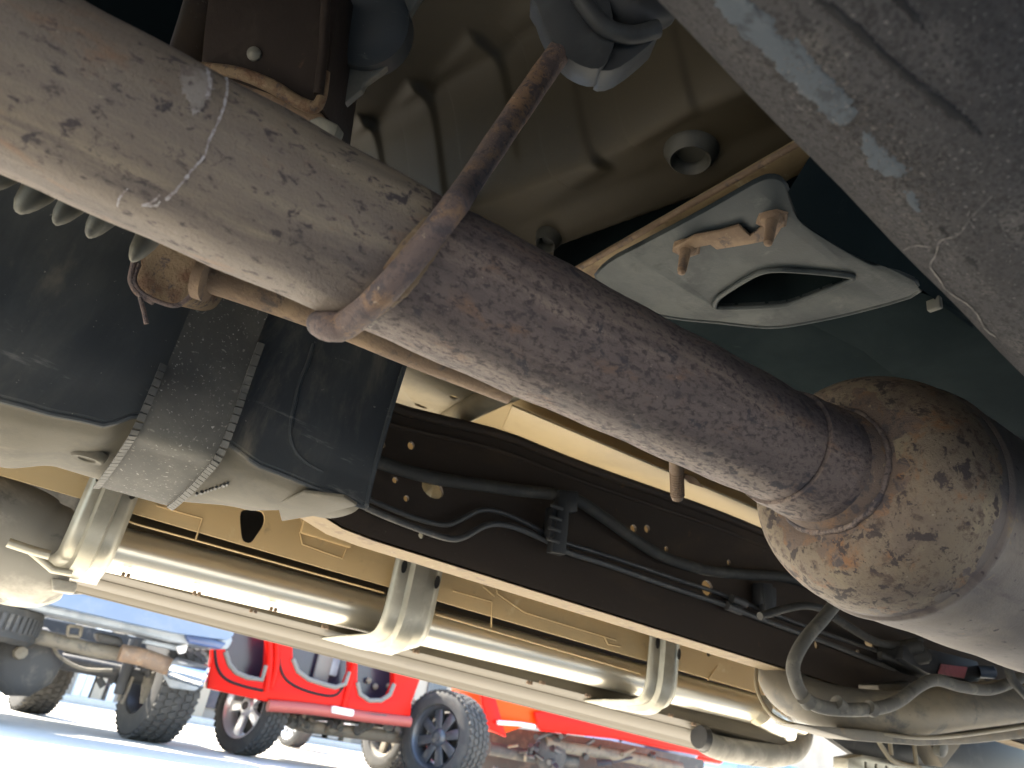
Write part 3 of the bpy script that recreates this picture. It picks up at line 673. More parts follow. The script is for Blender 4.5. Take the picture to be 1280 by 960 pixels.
def strap_line(x):
    P, _ = spline([sp_(x, v, l) for v, l in SV], 1, 10); return P
cols = []; nu = 10
lines = [strap_line(sx0 + (sx1 - sx0) * i / nu) for i in range(nu + 1)]; nl = len(lines[0])
for j in range(nl):
    for i in range(nu + 1): cols.append(lines[i][j])
sm.add(cols, [[j * (nu + 1) + i, j * (nu + 1) + i + 1, (j + 1) * (nu + 1) + i + 1, (j + 1) * (nu + 1) + i] for j in range(nl - 1) for i in range(nu)])
strap = sm.build('tank_strap', 'strap', T, smooth=60, label='wide speckled strap with notched edges round the tank')
for side, ln in ((0, lines[0]), (1, lines[-1])):
    w = X * (.0055 * (-1 if side == 0 else 1)); P = ln
    k = 14 if side else 24; step_ = 2
    while k < nl - 3:
        a, b = P[k], P[k + step_]; t_ = (b - a).normalized(); no = X.cross(t_)
        if no.dot(Vector((0, -1, -1))) < 0: no = -no
        a2, b2 = a + t_ * .0004, b - t_ * .0004
        e = MB(); e.plate([a2 + no * .0004, b2 + no * .0004, b2 + w + no * .002, a2 + w + no * .002], no * .0022); e.build('strap_tooth', 'strap_edge', strap, smooth=0)
        k += step_
sb = MB(); h = at(158, 618, z=.47)
# ---- frame rail
RY = .85
def rail_top(x): return lerp_tab([(-.4, .688), (.30, .694), (.55, .722), (1.04, .742), (2.5, .75)], x)
def rail_low(x): return .531 + max(0, .33 - x) * .25
xs = [-.2 + 2.6 * i / 60 for i in range(61)]
lo = [Vector((x, RY, rail_low(x))) for x in xs]; hi = [Vector((x, RY, rail_top(x))) for x in xs]
holes = []
HO = [(478, 556, 4), (514, 557, 5), (494, 600, 4), (508, 623, 4), (527, 669, 4.5), (792, 661, 5.5), (809, 661, 5), (833, 686, 3.5), (911, 703, 3.5), (884, 735, 0), (1021, 806, 5), (1072, 816, 4), (541, 611, 0)]
for (px, py, r) in HO:
    c = at(px, py, y=RY); d = (c - CAM).dot(fwd)
    if r: holes.append(oval(c, X * r * d / 960, Z * r * d / 960, 12))
    elif px == 541: holes.append(oval(c, X * .0165 + Z * -.002, Z * .0115, 16))
    else: holes.append(oval(c, X * .013, Z * .012, 14))
c = at(1087, 802, y=RY); holes.append(oval(c, X * .016, Z * .014, 14)); c = at(1226, 858, y=RY); holes.append(oval(c, X * .022, Z * .022, 14))
rl = MB(); rl.plate(lo + hi[::-1], Y * .005, holes)
rail = rl.build('frame_rail', 'frame', T, smooth=30, label='dark brown frame rail with lightening holes')
rf = MB()
rf.add(lo + [p + Y * .048 for p in lo], [[i, i + 1, i + 62, i + 61] for i in range(60)])
rf.add([p - Z * .003 for p in lo] + [p + Y * .048 - Z * .003 for p in lo], [[i, i + 1, i + 62, i + 61] for i in range(60)])
rf.add([p - Z * .003 + Y * .048 for p in lo] + [p + Y * .048 for p in lo], [[i, i + 1, i + 62, i + 61] for i in range(60)])
rf.build('rail_flange', 'ochre', rail, smooth=30)  # ochre here paints in the ground light on the rail's underside
ru = MB(); ru.tube([p - Y * .003 for p in hi], .007, 10); ru.tube([p - Z * .022 - Y * .001 for p in hi], .0035, 8); ru.add(hi + [p + Y * .048 for p in hi], [[i, i + 1, i + 62, i + 61] for i in range(60)])
ru.build('rail_upper_lip', 'frame', rail)
hs = MB(); hs.tube(ats([(430, 560), (480, 580), (540, 597), (600, 606), (640, 612), (710, 621), (745, 640), (790, 672), (830, 696), (880, 712), (930, 718), (985, 722), (1040, 740)], y=RY - .018), .0085, 14, smooth=6)
hs.build('fuel_hose', 'hose', T)
for k, pts in enumerate(([(436, 612), (470, 628), (520, 648), (556, 656), (575, 650), (600, 638), (625, 640), (660, 655), (700, 676), (760, 695), (840, 722), (900, 742), (960, 765), (1040, 795), (1100, 815), (1150, 835)],
                         [(436, 622), (470, 640), (520, 660), (560, 673), (580, 671), (610, 656), (640, 658), (680, 674), (710, 690), (760, 706), (840, 734), (900, 754), (960, 777), (1040, 806), (1100, 830), (1118, 836)])):
    bl_ = MB(); bl_.tube(ats(pts, y=RY - .012 - .004 * k), .0042 if k else .0034, 10, smooth=6); bl_.build('brake_line', 'line', T)
c1 = MB(); c1.plate(ats([(700, 612), (724, 614), (722, 640), (712, 640), (708, 694), (690, 690), (698, 640)], y=RY - .033), Y * .014); c1o = c1.build('line_clip', 'blackplastic', T, bevel=.002)
c2 = MB(); c2.box(at(692, 655, y=RY - .02), (.022, .02, .045)); c2.build('clip_block', 'blackplastic', c1o, bevel=.003)
for zz in range(4):
    cz_ = MB(); cz_.box(at(696 - zz * 1.5, 634 + zz * 14, y=RY - .033), (.020, .006, .004)); cz_.build('clip_rib', 'line', c1o, bevel=.001)
c3 = MB(); c3.plate(ats([(954, 728), (966, 730), (970, 772), (958, 772)], y=RY - .033), Y * .014); c3o = c3.build('line_clip', 'blackplastic', T, bevel=.002)
c4 = MB(); c4.box(at(955, 745, y=RY - .02), (.04, .02, .035)); c4.build('clip_block', 'blackplastic', c3o, bevel=.003)
for (px, py) in ((922, 751), (916, 760)):
    j = MB(); j.tube(ats([(px - 8, py - 3), (px + 10, py + 4)], y=RY - .02), .007, 10); j.build('line_fitting', 'line', T)
# the hanging loop and other hoses further right
lp = MB(); lp.tube(ats([(1046, 752), (1030, 772), (1006, 800), (992, 828), (994, 850), (1004, 870), (1022, 882), (1050, 887), (1090, 886), (1120, 878), (1148, 858), (1170, 850), (1200, 858), (1236, 862), (1270, 850), (1300, 832)], y=.66), [.009] * 16, 14, smooth=6)
lp.build('looped_hose', 'hose_dusty', T, label='dusty black hose hanging in a loop')
l2 = MB(); l2.tube(ats([(950, 770), (985, 760), (1010, 757), (1040, 764)], y=.70), .0055, 10, smooth=6)
l2.build('vent_hose', 'hose', T); l2 = MB(); l2.tube(ats([(1040, 770), (1090, 800), (1120, 806), (1150, 800)], y=.80), .007, 10, smooth=6)
l2.build('vent_hose', 'hose', T); l2 = MB(); l2.tube(ats([(1258, 828), (1266, 850), (1285, 872)], y=.62), .007, 10, smooth=4)
l2.build('vent_hose', 'hose', T); l2 = MB(); l2.tube(ats([(1100, 818), (1150, 838), (1190, 856), (1215, 852), (1228, 838)], y=.80), .005, 10, smooth=6)
l2.build('vent_hose', 'hose', T)
for k in range(3):
    b = MB(); b.tube(ats([(1005 + 40 * k, 872 + 6 * k), (1012 + 40 * k, 880 + 4 * k)], y=.655), .0098, 12); b.build('hose_band', 'hose_dusty', T)
va = MB(); va.plate(ats([(1130, 806), (1165, 812), (1222, 826), (1228, 846), (1210, 856), (1160, 842), (1128, 824)], y=.78), Y * .05)
vao = va.build('valve_body', 'blackplastic', T, bevel=.005, label='black valve body with a faded pink sticker')
for (px, py, rr) in ((1156, 818, .016), (1148, 808, .013)):
    q = MB(); q.lathe(at(px, py, y=.775), Vector((.6, -.6, .3)), [(-.03, rr), (.0, rr), (.003, rr * .8), (.006, rr * .75), (.007, 0)], 24); q.build('valve_port', 'hose', vao)
pk = MB(); pk.plate(ats([(1176, 830), (1208, 834), (1204, 848), (1172, 842)], y=.777), -Y * .002); pk.build('sticker', 'pink', vao)
bc = MB(); bc.lathe(at(1236, 840, y=.77), Vector((.7, -.6, .1)), [(-.02, .012), (.008, .012), (.011, .009), (.011, 0)], 20); bc.build('valve_cap', 'bluecap', vao)
for (px, py, r) in ((1226, 860, .024), (1211, 861, .006), (1241, 865, .006)):
    q = MB(); q.lathe(at(px, py, y=.84), -Y, [(-.004, r), (.002, r), (.004, r * .85), (.003, r * .7), (.003, 0)], 28); q.build('rail_plug', 'ochre', rail)

# ---- body mount bracket and cream floor above the rail
bm_ = MB(); bm_.plate(ats([(470, 440), (660, 440), (650, 500), (634, 506), (604, 520), (560, 545), (545, 530), (500, 512), (470, 500)], z=.752), Z * .004, [oval(at(567, 497, z=.752), X * .006, Y * .005, 10), oval(at(526, 508, z=.752), X * .011, Y * .004, 12)])
bmo = bm_.build('body_mount', 'greytan', T, bevel=.001, label='grey beige body mount plate with two dark holes')
bt = MB(); bt.tube(ats([(552, 532), (575, 518), (610, 498), (650, 478)], z=.745), .016, 16); bt.build('mount_tube', 'greytan', bmo)
fr = MB(); fr.plate([Vector((-.4, .80, .835)), Vector((2.6, .80, .815)), Vector((2.6, 1.3, .815)), Vector((-.4, 1.3, .835))], Z * .01)
fr.build('cab_floor', 'cream', T, label='cream painted cab floor above the frame rail')
fs = MB(); fs.plate(ats([(628, 536), (640, 508), (1000, 660), (1000, 690)], z=.79), Z * .004); fs.build('floor_step', 'cream', T, bevel=.001)
sd_ = MB(); a = at(846, 592, d=.62); b = at(847, 627, d=.63)
sd_.lathe(a, b - a, [(-.03, .0060)] + [(-.002 + .0011 * i, .0060 - (.0007 if i % 2 else 0)) for i in range(22)] + [(.024, .0045), (.0245, 0)], 18); sdo = sd_.build('stud', 'rust', T)
sn = MB(); sn.plate(ats([(846, 588), (870, 598), (880, 610), (862, 604)], d=.62), fwd * .01); sn.build('nut', 'rust', sdo)

# ---- inner sill panel, stampings
SY = 1.16
pn = MB()
ovh = [(301, 640), (314, 637), (329, 641), (330, 655), (322, 668), (314, 678), (304, 676), (301, 662)]
def slot(px, py, l, h): c = at(px, py, y=SY); return [c + X * l + Z * h, c - X * l + Z * h, c - X * l - Z * h, c + X * l - Z * h]
hls = [smooth_loop(ats(ovh, y=SY), 3), slot(424, 661, .034, .004), slot(658, 739, .032, .003), slot(777, 775, .018, .003), oval(at(886, 816, y=SY), X * .007, Z * .008, 12)]
pn.plate([Vector((-.5, SY, .543)), Vector((3.0, SY, .535)), Vector((3.0, SY, .82)), Vector((-.5, SY, .82))], Y * .003, hls)
panel = pn.build('inner_sill', 'tan', T, label='tan painted inner sill panel with stamped recesses')
bk = MB(); bk.box((1.2, SY + .13, .70), (4.0, .01, .26)); bk.build('sill_hollow', 'black', panel)
def stamp(pts, r=.0014, closed=False):
    q = ats(pts, y=SY - .0005); s = MB(); s.tube(q + ([q[0]] if closed else []), r, 8); s.build('stamped_bead', 'tan', panel)
stamp([(196, 632), (253, 648), (244, 676)]); stamp([(375, 665), (378, 680), (428, 698), (438, 676)]); stamp([(376, 648), (384, 664), (438, 680), (448, 668)])
stamp([(600, 730), (620, 733), (622, 742), (655, 765), (690, 776), (770, 800)]); stamp([(566, 738), (615, 752), (614, 784)]); stamp([(755, 795), (760, 805), (775, 808)]); stamp([(604, 733), (618, 745)])
stamp([(640, 734), (690, 748), (694, 752), (730, 762)]); stamp([(885, 850), (897, 832)]); stamp([(1030, 850), (1040, 864)]); stamp([(1062, 853), (1078, 876)])
for (px0, py0, px1, py1, d) in ((375, 650, 440, 690, .012), (640, 722, 780, 792, .010)):
    a, b = at(px0, py0, y=SY), at(px1, py1, y=SY)
    s = MB(); s.box((a + b) / 2 + Y * -.002 + Z * .01, (abs(b.x - a.x) * .9, .008, .035)); s.build('stamped_panel', 'tan', panel, bevel=.003)
se = MB(); se.tube(ats([(100, 628), (170, 655), (240, 674), (480, 741)], y=SY - .0005), .0012, 8); se.tube(ats([(545, 768), (800, 842)], y=SY - .0005), .0012, 8); se.build('sill_seam', 'tan', panel)

# ---- step tube, lower sill
TZ = .492; TY = 1.25; TR = .033
def step_z(x): return .503 + (x - .15) * .012
tu = MB(); tu.tube([Vector((x, TY, step_z(x))) for x in [.10 + 1.62 * i / 30 for i in range(31)]], TR, 48)
step = tu.build('step_tube', 'slider', T, label='long brushed metal step tube along the sill')
low = MB()
xs2 = [.085 + 1.66 * i / 30 for i in range(31)]
sec = [(1.262, .470), (1.285, .4625), (1.290, .4650), (1.296, .4605), (1.325, .452), (1.330, .4535), (1.336, .4495), (1.350, .4445), (1.362, .453), (1.37, .62), (1.31, .62)]
def sill_p(x, y, z): return Vector((x, y, z - (x - .15) * .022 * max(0, min(1, (y - 1.22) / .12))))
ns = len(sec)
low.add([sill_p(x, y, z) for x in xs2 for (y, z) in sec], [[i * ns + k, i * ns + (k + 1) % ns, (i + 1) * ns + (k + 1) % ns, (i + 1) * ns + k] for i in range(30) for k in range(ns)] + [list(range(ns)), [30 * ns + k for k in range(ns)][::-1]])
sill = low.build('outer_sill', 'sill', T, smooth=50, label='tan scuffed outer sill below the step tube')
rg = MB(); rg.tube([sill_p(x, 1.2875, .4625) for x in xs2], .0016, 8); rg.tube([sill_p(x, 1.352, .4460) for x in xs2], .003, 8); rg.build('sill_ridge', 'sill', sill)
# spring nuts clipped along the tube
for (px, py) in ((154, 718), (243, 741), (339, 761), (404, 783), (314, 763), (518, 814), (660, 853), (676, 853), (733, 869), (837, 894), (866, 905)):
    h = at(px, py, y=1.222); b = MB(); b.box(h, (.0045, .006, .006)); b.box(h + X * .007, (.0045, .006, .006)); b.build('clip_nut', 'rust', step, bevel=.0008)
# three brackets
for (x0, x1, xb) in (((100, 605), (170, 628), 0), ((499, 690), (556, 706), 1), ((816, 786), (852, 798), 2)):
    a, b = at(*x0, y=SY - .02), at(*x1, y=SY - .02)
    zt = .64; bx0, bx1 = a.x, b.x
    if xb == 0: bx0, bx1 = at(100, 630, y=SY - .02).x, at(165, 640, y=SY - .02).x
    pathb = [(SY - .018, .72), (SY - .018, .60), (SY - .018, .54), (SY - .016, .500), (SY - .008, .477), (SY + .012, .4625), (SY + .05, .459), (SY + .085, .458), (SY + .12, .455)]
    P, _ = spline([Vector((0, y, z)) for y, z in pathb], 1, 4)
    b_ = MB(); n = len(P); prof2 = [(0, .006), (.16, .0), (.30, 0), (.36, -.010), (.60, -.012), (.66, 0), (.84, 0), (1, .006)]
    vs = []
    for i, p in enumerate(P):
        flare = max(0, (i / (n - 1) - .55)) ** 1.5 * .13
        for (t, o) in prof2:
            tt = t * (bx1 - bx0 + flare * 1.2) - flare
            tan = (P[min(i + 1, n - 1)] - P[max(i - 1, 0)]).normalized(); no = Vector((0, tan.z, -tan.y))
            if no.dot(Vector((0, -1, -.6))) < 0: no = -no
            k = max(0, 1 - max(0, i / (n - 1) - .7) * 3)
            vs.append(Vector((bx0 + tt, p.y, p.z)) + no * (-o * k))
    m_ = len(prof2)
    b_.add(vs, [[i * m_ + k, i * m_ + k + 1, (i + 1) * m_ + k + 1, (i + 1) * m_ + k] for i in range(n - 1) for k in range(m_ - 1)])
    bo_ = b_.build('step_bracket', 'galv', T, smooth=50)
    md = bo_.modifiers.new('s', 'SOLIDIFY'); md.thickness = .003
    w = bx1 - bx0
    for t in (.14, .88):
        s = MB(); s.plate(oval(Vector((bx0 + w * t, SY - .0245, .575 - .012 * t)), X * .005, Z * .011, 12), -Y * .0012); s.build('bolt_slot', 'black', bo_)
    if xb == 0:
        s = MB(); s.lathe(Vector((bx0 + w * .93, SY - .02, .585)), -Y, [(0, .012), (.004, .012), (.005, .009), (.010, .0085), (.012, .006), (.012, 0)], 6); s.build('hex_bolt', 'bolt', bo_)
# rod end poking out on the left bracket
lr = MB(); lr.tube(ats([(10, 678), (40, 688), (62, 694)], y=1.15), .006, 10); lr.tube(ats([(40, 690), (66, 712), (90, 716)], y=1.17), .005, 10); lr.build('step_tube_tail', 'galv', step)
# rubber end cap on the right
ec = MB(); ec.tube(ats([(880, 927), (905, 936), (960, 943), (990, 938), (1002, 922), (1004, 908)], y=1.28), [.024, .026, .028, .028, .026, .022], 20, smooth=5)
ec.build('sill_end_cap', 'liner', step); 
eq = MB(); eq.lathe(at(878, 922, y=1.265), X, [(-.012, 0), (-.012, .024), (.004, .026), (.006, .02)], 24); eq.build('end_plug', 'blackplastic', step)
er = MB(); er.tube(ats([(950, 888), (968, 900), (984, 912), (988, 925)], y=1.22), [.034, .03, .022, .01], 20, smooth=4); er.build('tube_nose', 'slider', step)
# wheel liner at far left
wl_ = MB(); wl_.tube(ats([(-120, 660), (-40, 668), (10, 678), (40, 690), (66, 696), (90, 700)], y=1.27), [.085, .085, .08, .074, .07, .055], 36, smooth=6)
wlo = wl_.build('wheel_liner', 'liner', T, label='dusty grey plastic wheel liner edge')
wh = MB(); wh.plate(ats([(-200, 560), (118, 600), (112, 742), (90, 742), (0, 728), (-200, 690)], y=1.36), Y * .02); wh.build('liner_back', 'liner', wlo)
wq = MB(); wq.plate(ats([(64, 722), (98, 728), (94, 742), (66, 738)], y=1.21), Y * .03); wq.build('liner_tab', 'liner', wlo, bevel=.003)

# ---- lower right: curved transmission crossmember with flange
xm = MB(); XP = [(978, 790, .96), (970, 822, .93), (976, 850, .89), (994, 868, .85), (1024, 880, .81), (1070, 889, .78), (1130, 892, .75), (1200, 884, .74), (1300, 872, .74)]
xm.tube([at(a, b, y=c) for a, b, c in XP], [.034, .035, .036, .036, .035, .035, .036, .037, .04], 32, smooth=6)
xmo = xm.build('transmission_crossmember', 'xmember', T, label='dusty tan crossmember curving across the lower right')
xf = MB(); q, _ = spline([at(a, b, y=c) for a, b, c in ((946, 830, .925), (946, 858, .88), (957, 884, .84), (975, 900, .80), (1010, 909, .77), (1080, 915, .745), (1150, 922, .725), (1210, 918, .715), (1300, 905, .71))], 1, 6)
xf.tube(q, .0032, 8); xf.build('crossmember_flange', 'greytan', xmo)
xg = MB(); xg.plate(ats([(1000, 906), (1080, 912), (1150, 920), (1210, 916), (1330, 902), (1330, 918), (1210, 930), (1150, 932), (1070, 926)], y=.735), Y * .05); xg.build('crossmember_lip', 'xmember', xmo, bevel=.002)
sk_ = MB(); sk_.plate(ats([(1024, 914), (1160, 932), (1330, 912), (1330, 1000), (1186, 1000), (1150, 962), (1070, 946)], y=.95), Y * .02); sk_.build('transfer_case', 'blackplastic', T, bevel=.01, label='dark transfer case guard below the crossmember')
cb = MB(); cb.tube(ats([(1096, 922), (1104, 936), (1118, 952), (1150, 960)], y=.90), .0045, 10, smooth=5); cb.tube(ats([(1112, 922), (1114, 944)], y=.90), .004, 10); cb.tube(ats([(1142, 924), (1146, 960)], y=.90), .004, 10); cb.build('shift_cable', 'greytan', T)
sf = MB(); sf.plate(ats([(1060, 948), (1080, 944), (1180, 962), (1200, 990), (1130, 990), (1060, 962)], y=.92), Y * .03, [slot_ for slot_ in [[at(1082 + 13 * k, 952 + 2.5 * k, y=.92) + X * .004, at(1082 + 13 * k, 952 + 2.5 * k, y=.92) - X * .004, at(1082 + 13 * k, 962 + 2.5 * k, y=.92) - X * .004, at(1082 + 13 * k, 962 + 2.5 * k, y=.92) + X * .004] for k in range(6)]]); sf.build('slotted_guard', 'galv', T, bevel=.001)
bkk = MB(); bkk.plate(ats([(1160, 926), (1206, 926), (1180, 960)], y=.88), Y * .04); bkk.build('bracket_gusset', 'chassis_tan', T, bevel=.004)
ft = MB(); ft.lathe(at(1172, 934, y=.875), Vector((0, -1, -.3)), [(0, .016), (.012, .015), (.014, .01), (.014, 0)], 24); ft.build('gusset_bush', 'greyflange', T)
for k, (px, py) in enumerate(((1120, 870), (1150, 876))):
    q = MB(); q.plate(ats([(px - 22, py - 14), (px + 18, py - 18), (px + 24, py + 12), (px - 16, py + 14)], y=.80), Y * .04); q.build('sensor_bracket', 'greyflange' if k else 'xmember', T, bevel=.003)
rx = MB(); rx.box((-.5, .25, .90), (.08, 1.15, .44)); rx.build('unseen_rear_blocker', 'brownbox', T, bevel=.01)  # unseen box added to keep light from the left off the pan
eg = MB(); eg.box((2.35, .35, .68), (.7, .7, .42)); eg.build('unseen_end_blocker', 'blackplastic', T, bevel=.04)  # unseen box added to block light from the open right end
tr = MB(); tr.lathe(at(-300, 560, y=1.15) * 0 + Vector((-1.4, 1.12, .39)), Y, [(-.14, .2), (-.14, .38), (-.1, .40), (.1, .40), (.14, .38), (.14, .2)], 40); tr.build('rear_wheel', 'rubber', T)

# ================================================================== CARS ACROSS THE LOT
def wheel(parent, c, axis, R, W, rimR, rim='alloy', spokes=6, tread=True, face=1):
    """axis points out of the visible face."""
    c = Vector(c); ax = Vector(axis).normalized(); h = W / 2
    t = MB(); t.lathe(c, ax, [(-h * .8, rimR), (-h * .97, rimR + .02), (-h, (R + rimR) / 2), (-h * .94, R - .035), (-h * .8, R - .012), (0, R - .008), (h * .8, R - .012), (h * .94, R - .035), (h, (R + rimR) / 2), (h * .97, rimR + .02), (h * .8, rimR), (0, rimR - .01)], 56, closed=True)
    w = t.build('wheel', 'rubber', None, smooth=35); 
    a = ax.orthogonal().normalized(); b = ax.cross(a)
    if tread:
        tr = MB(); n = 44
        for k in range(n):
            for r, off in enumerate((-.78, -.42, 0, .42, .78)):
                th = 2 * math.pi * (k + (.5 if r % 2 else 0)) / n + random.uniform(-.01, .01); rad = a * math.cos(th) + b * math.sin(th); tg = ax.cross(rad)
                sk = random.choice((-.5, .5, .25)); u = (tg + ax * sk).normalized()
                tr.box(c + rad * (R - (.008 if abs(off) < .7 else .014)) + ax * off * h, (R * .105, W * .145, .018), (u, rad.cross(u), rad))
        tt = tr.build('tread', 'rubber', w, smooth=0, kind='stuff')
    rm = MB(); rm.lathe(c, ax, [(-h * .85, rimR), (-h * .5, rimR - .03), (h * .3, rimR - .035), (h * .8, rimR - .012), (h * .9, rimR + .004), (h * .86, rimR + .006), (h * .8, rimR)], 48)
    rm.build('rim', rim, w, smooth=40)
    if spokes:
        s = MB(); zf = ax * h * (.55 if face > 0 else -.1)
        for k in range(spokes):
            th = 2 * math.pi * k / spokes + .2; rad = a * math.cos(th) + b * math.sin(th); tg = ax.cross(rad)
            p = [c + zf + rad * .05 + tg * .035, c + zf + rad * .05 - tg * .035, c + zf + rad * (rimR - .02) - tg * .05, c + zf + rad * (rimR - .02) + tg * .05]
            s.plate(p, ax * -.04)
        s.lathe(c + zf, ax, [(-.05, .09), (.005, .085), (.02, .06), (.022, 0)], 20); s.build('spokes', rim, w, bevel=.004)
        d = MB(); d.lathe(c, ax, [(-h * .2, 0), (-h * .2, rimR - .04), (-h * .3, rimR - .04)], 28); d.build('brake_disc', 'chassis', w)
        lg_ = MB()
        lg_.lathe(c + zf, ax, [(.0, .04), (.03, .036), (.035, 0)], 16); lg_.build('hub_cap', 'chassis', w)
    if parent: into(w, parent)
    return w
def part(mb, name, m, parent, **k):
    o = mb.build(name, m, None, **k); into(o, parent); return o
def flatbox(pts, y, depth): q = MB(); q.plate(ats(pts, y=y), Y * depth); return q

# ---- blue pickup seen from behind
bt_ = thing('blue_pickup', (1.2, 8.2, 0), 'blue pickup seen low from behind, chrome exhaust tip and mud flap beside its wheel', 'truck')
axb = Vector((-.978, -.186, 0)); fw = Vector((-.186, .978, 0))
rc = at(196, 873, y=7.45)
wheel(bt_, (rc.x, rc.y, .43), axb, .43, .36, .23, 'gunmetal', 0)
c2_ = at(48, 858, y=9.7); wheel(bt_, (c2_.x, c2_.y, .43), axb, .43, .34, .23, 'alloy', 6)
wheel(bt_, Vector((rc.x, rc.y, .43)) + axb * 1.65, -axb, .43, .36, .23, 'gunmetal', 0)
part(flatbox([(-60, 640), (300, 700), (292, 794), (284, 800), (240, 794), (215, 790), (160, 778), (100, 764), (30, 748), (-60, 734)], 6.5, .5), 'body', 'blue', bt_, bevel=.03)
part(flatbox([(-60, 748), (0, 752), (70, 768), (170, 790), (215, 802), (285, 812), (292, 800), (286, 790), (215, 786), (100, 764), (-60, 730)], 6.62, .5), 'bumper_valance', 'valance', bt_, bevel=.02)
part(flatbox([(232, 792), (262, 796), (284, 804), (276, 812), (236, 804)], 6.56, .1), 'bumper_corner', 'navy', bt_, bevel=.015)
q = MB(); q.lathe(at(-20, 774, y=7.0), Z, [(-.13, .2), (-.13, .33), (-.10, .37), (.10, .37), (.13, .33), (.13, .2)], 48)
sw = part(q, 'spare_tyre', 'rubber', bt_)
q = MB(); c_ = at(-20, 774, y=7.0)
for k in range(48):
    th = 2 * math.pi * k / 48; rad = Vector((math.cos(th), math.sin(th), 0)); q.box(c_ + rad * .372, (.026, .02, .11), (Vector((-rad.y, rad.x, 0)), rad, Z))
o = q.build('tread', 'chassis', None, kind='stuff'); into(o, sw)
q = MB(); q.tube(ats([(-40, 785), (20, 790), (80, 803), (120, 813), (155, 818)], y=7.0), .055, 16, smooth=5); part(q, 'tail_pipe', 'chassis_tan', bt_)
q = MB(); q.tube(ats([(150, 816), (180, 822), (218, 836)], y=6.85), .065, 20, smooth=5); tp = part(q, 'hot_pipe', 'tailpipe', bt_)
q = MB(); a, b = at(214, 834, y=6.8), at(256, 846, y=6.7); q.lathe(a, b - a, [(0, .07), (.02, .082), ((b - a).length, .084), ((b - a).length + .005, .078), ((b - a).length - .06, .07)], 28); part(q, 'chrome_tip', 'chrome', bt_)
dc = Vector((rc.x, rc.y, .47)) + axb * 1.05
q = MB(); q.tube([Vector((rc.x, rc.y, .47)), Vector((rc.x, rc.y, .47)) + axb * 1.7], .06, 16); axl = part(q, 'rear_axle', 'chassis', bt_)
q = MB(); q.lathe(at(32, 826, y=7.2), Vector((.2, -1, 0)), [(-.2, .12), (-.1, .24), (.02, .26), (.06, .24), (.10, .16), (.12, 0)], 10); part(q, 'differential', 'chassis', bt_)
q = MB(); q.lathe(at(26, 816, y=7.05), Vector((.2, -1, 0)), [(-.03, .05), (.02, .045), (.03, 0)], 8); part(q, 'filler_plug', 'chassis_tan', bt_)
q = MB(); q.tube(ats([(66, 806), (76, 822), (104, 836), (140, 838)], y=7.1), .014, 8, smooth=5); part(q, 'brake_hose', 'chassis_tan', bt_)
q = MB(); q.tube(ats([(170, 800), (160, 830), (148, 868)], y=7.3), [.05, .045, .04], 14); part(q, 'shock_absorber', 'chassis', bt_)
q = MB(); q.tube(ats([(84, 810), (120, 826), (176, 842), (205, 846)], y=7.5), .05, 10, smooth=3); part(q, 'leaf_spring', 'chassis', bt_)
q = MB(); q.tube(ats([(186, 842), (190, 856), (184, 880)], y=7.4), [.07, .08, .06], 14); part(q, 'brake_caliper', 'chassis_tan', bt_)
q = MB()
for k in range(14):
    px, py = random.uniform(118, 190), random.uniform(826, 850); q.tube(ats([(px, py), (px + random.uniform(-14, 14), py + random.uniform(-6, 14))], y=7.35), random.uniform(.012, .03), 8)
part(q, 'linkage', 'chassis', bt_)
for k, pts in enumerate(([(148, 876), (152, 860), (158, 842)], [(152, 880), (160, 862), (166, 846)], [(146, 868), (149, 856)])):
    q = MB(); q.tube(ats(pts, y=7.3), .014, 8); part(q, 'brake_pipe', 'chassis_tan', bt_)
part(flatbox([(204, 846), (208, 840), (254, 846), (250, 860), (244, 864), (212, 860)], 7.0, .03), 'mud_flap', 'valance', bt_, bevel=.015)
part(flatbox([(-60, 752), (40, 770), (150, 792), (240, 812), (262, 806), (240, 822), (150, 812), (40, 792), (-60, 782)], 7.6, 1.6), 'bed_underside', 'chassis', bt_)
q = MB()
for a_, b_ in (((86, 782), (84, 794)), ((102, 784), (100, 796)), ((86, 782), (102, 784)), ((84, 794), (100, 796))): q.tube(ats([a_, b_], y=6.9), .012, 8)
part(q, 'hitch_bracket', 'chassis_tan', bt_)
part(flatbox([(120, 790), (152, 796), (156, 808), (124, 802)], 6.9, .2), 'muffler', 'chassis', bt_, bevel=.03)
part(flatbox([(182, 799), (228, 808), (226, 814), (180, 804)], 6.75, .12), 'step_plate', 'valance', bt_, bevel=.01)
part(flatbox([(220, 808), (236, 804), (232, 816), (224, 818)], 6.7, .05), 'tow_hook', 'alloy', bt_, bevel=.01)

# ---- red off-roader, side on
ra = thing('red_off_roader', (3, 8, 0), 'bright red off-roader side on, dark openings above its silver wheel', 'car')
ry = 7.2
def c3c(p): return (240 + p[0] / 4.74, 760 + p[1] / 4.74)
body = [c3c(p) for p in ((135, 90), (120, 300), (95, 440), (90, 476), (250, 512), (430, 552), (560, 574), (870, 612), (1290, 684), (1300, 560), (1360, 400), (1300, 60))]
h1 = [c3c(p) for p in ((196, 110), (198, 260), (222, 335), (262, 382), (330, 412), (414, 425), (440, 340), (452, 110))]
h2 = [c3c(p) for p in ((592, 110), (598, 300), (628, 375), (690, 422), (800, 458), (850, 470), (908, 450), (936, 380), (946, 110))]
h3 = [c3c(p) for p in ((985, 110), (980, 440), (996, 510), (1050, 548), (1120, 548), (1172, 515), (1198, 450), (1204, 110))]
b_ = MB(); b_.plate(ats(body, y=ry), Y * .10, [ats(h, y=ry) for h in (h1, h2, h3)]); rbody = part(b_, 'body', 'red', ra, bevel=.012)
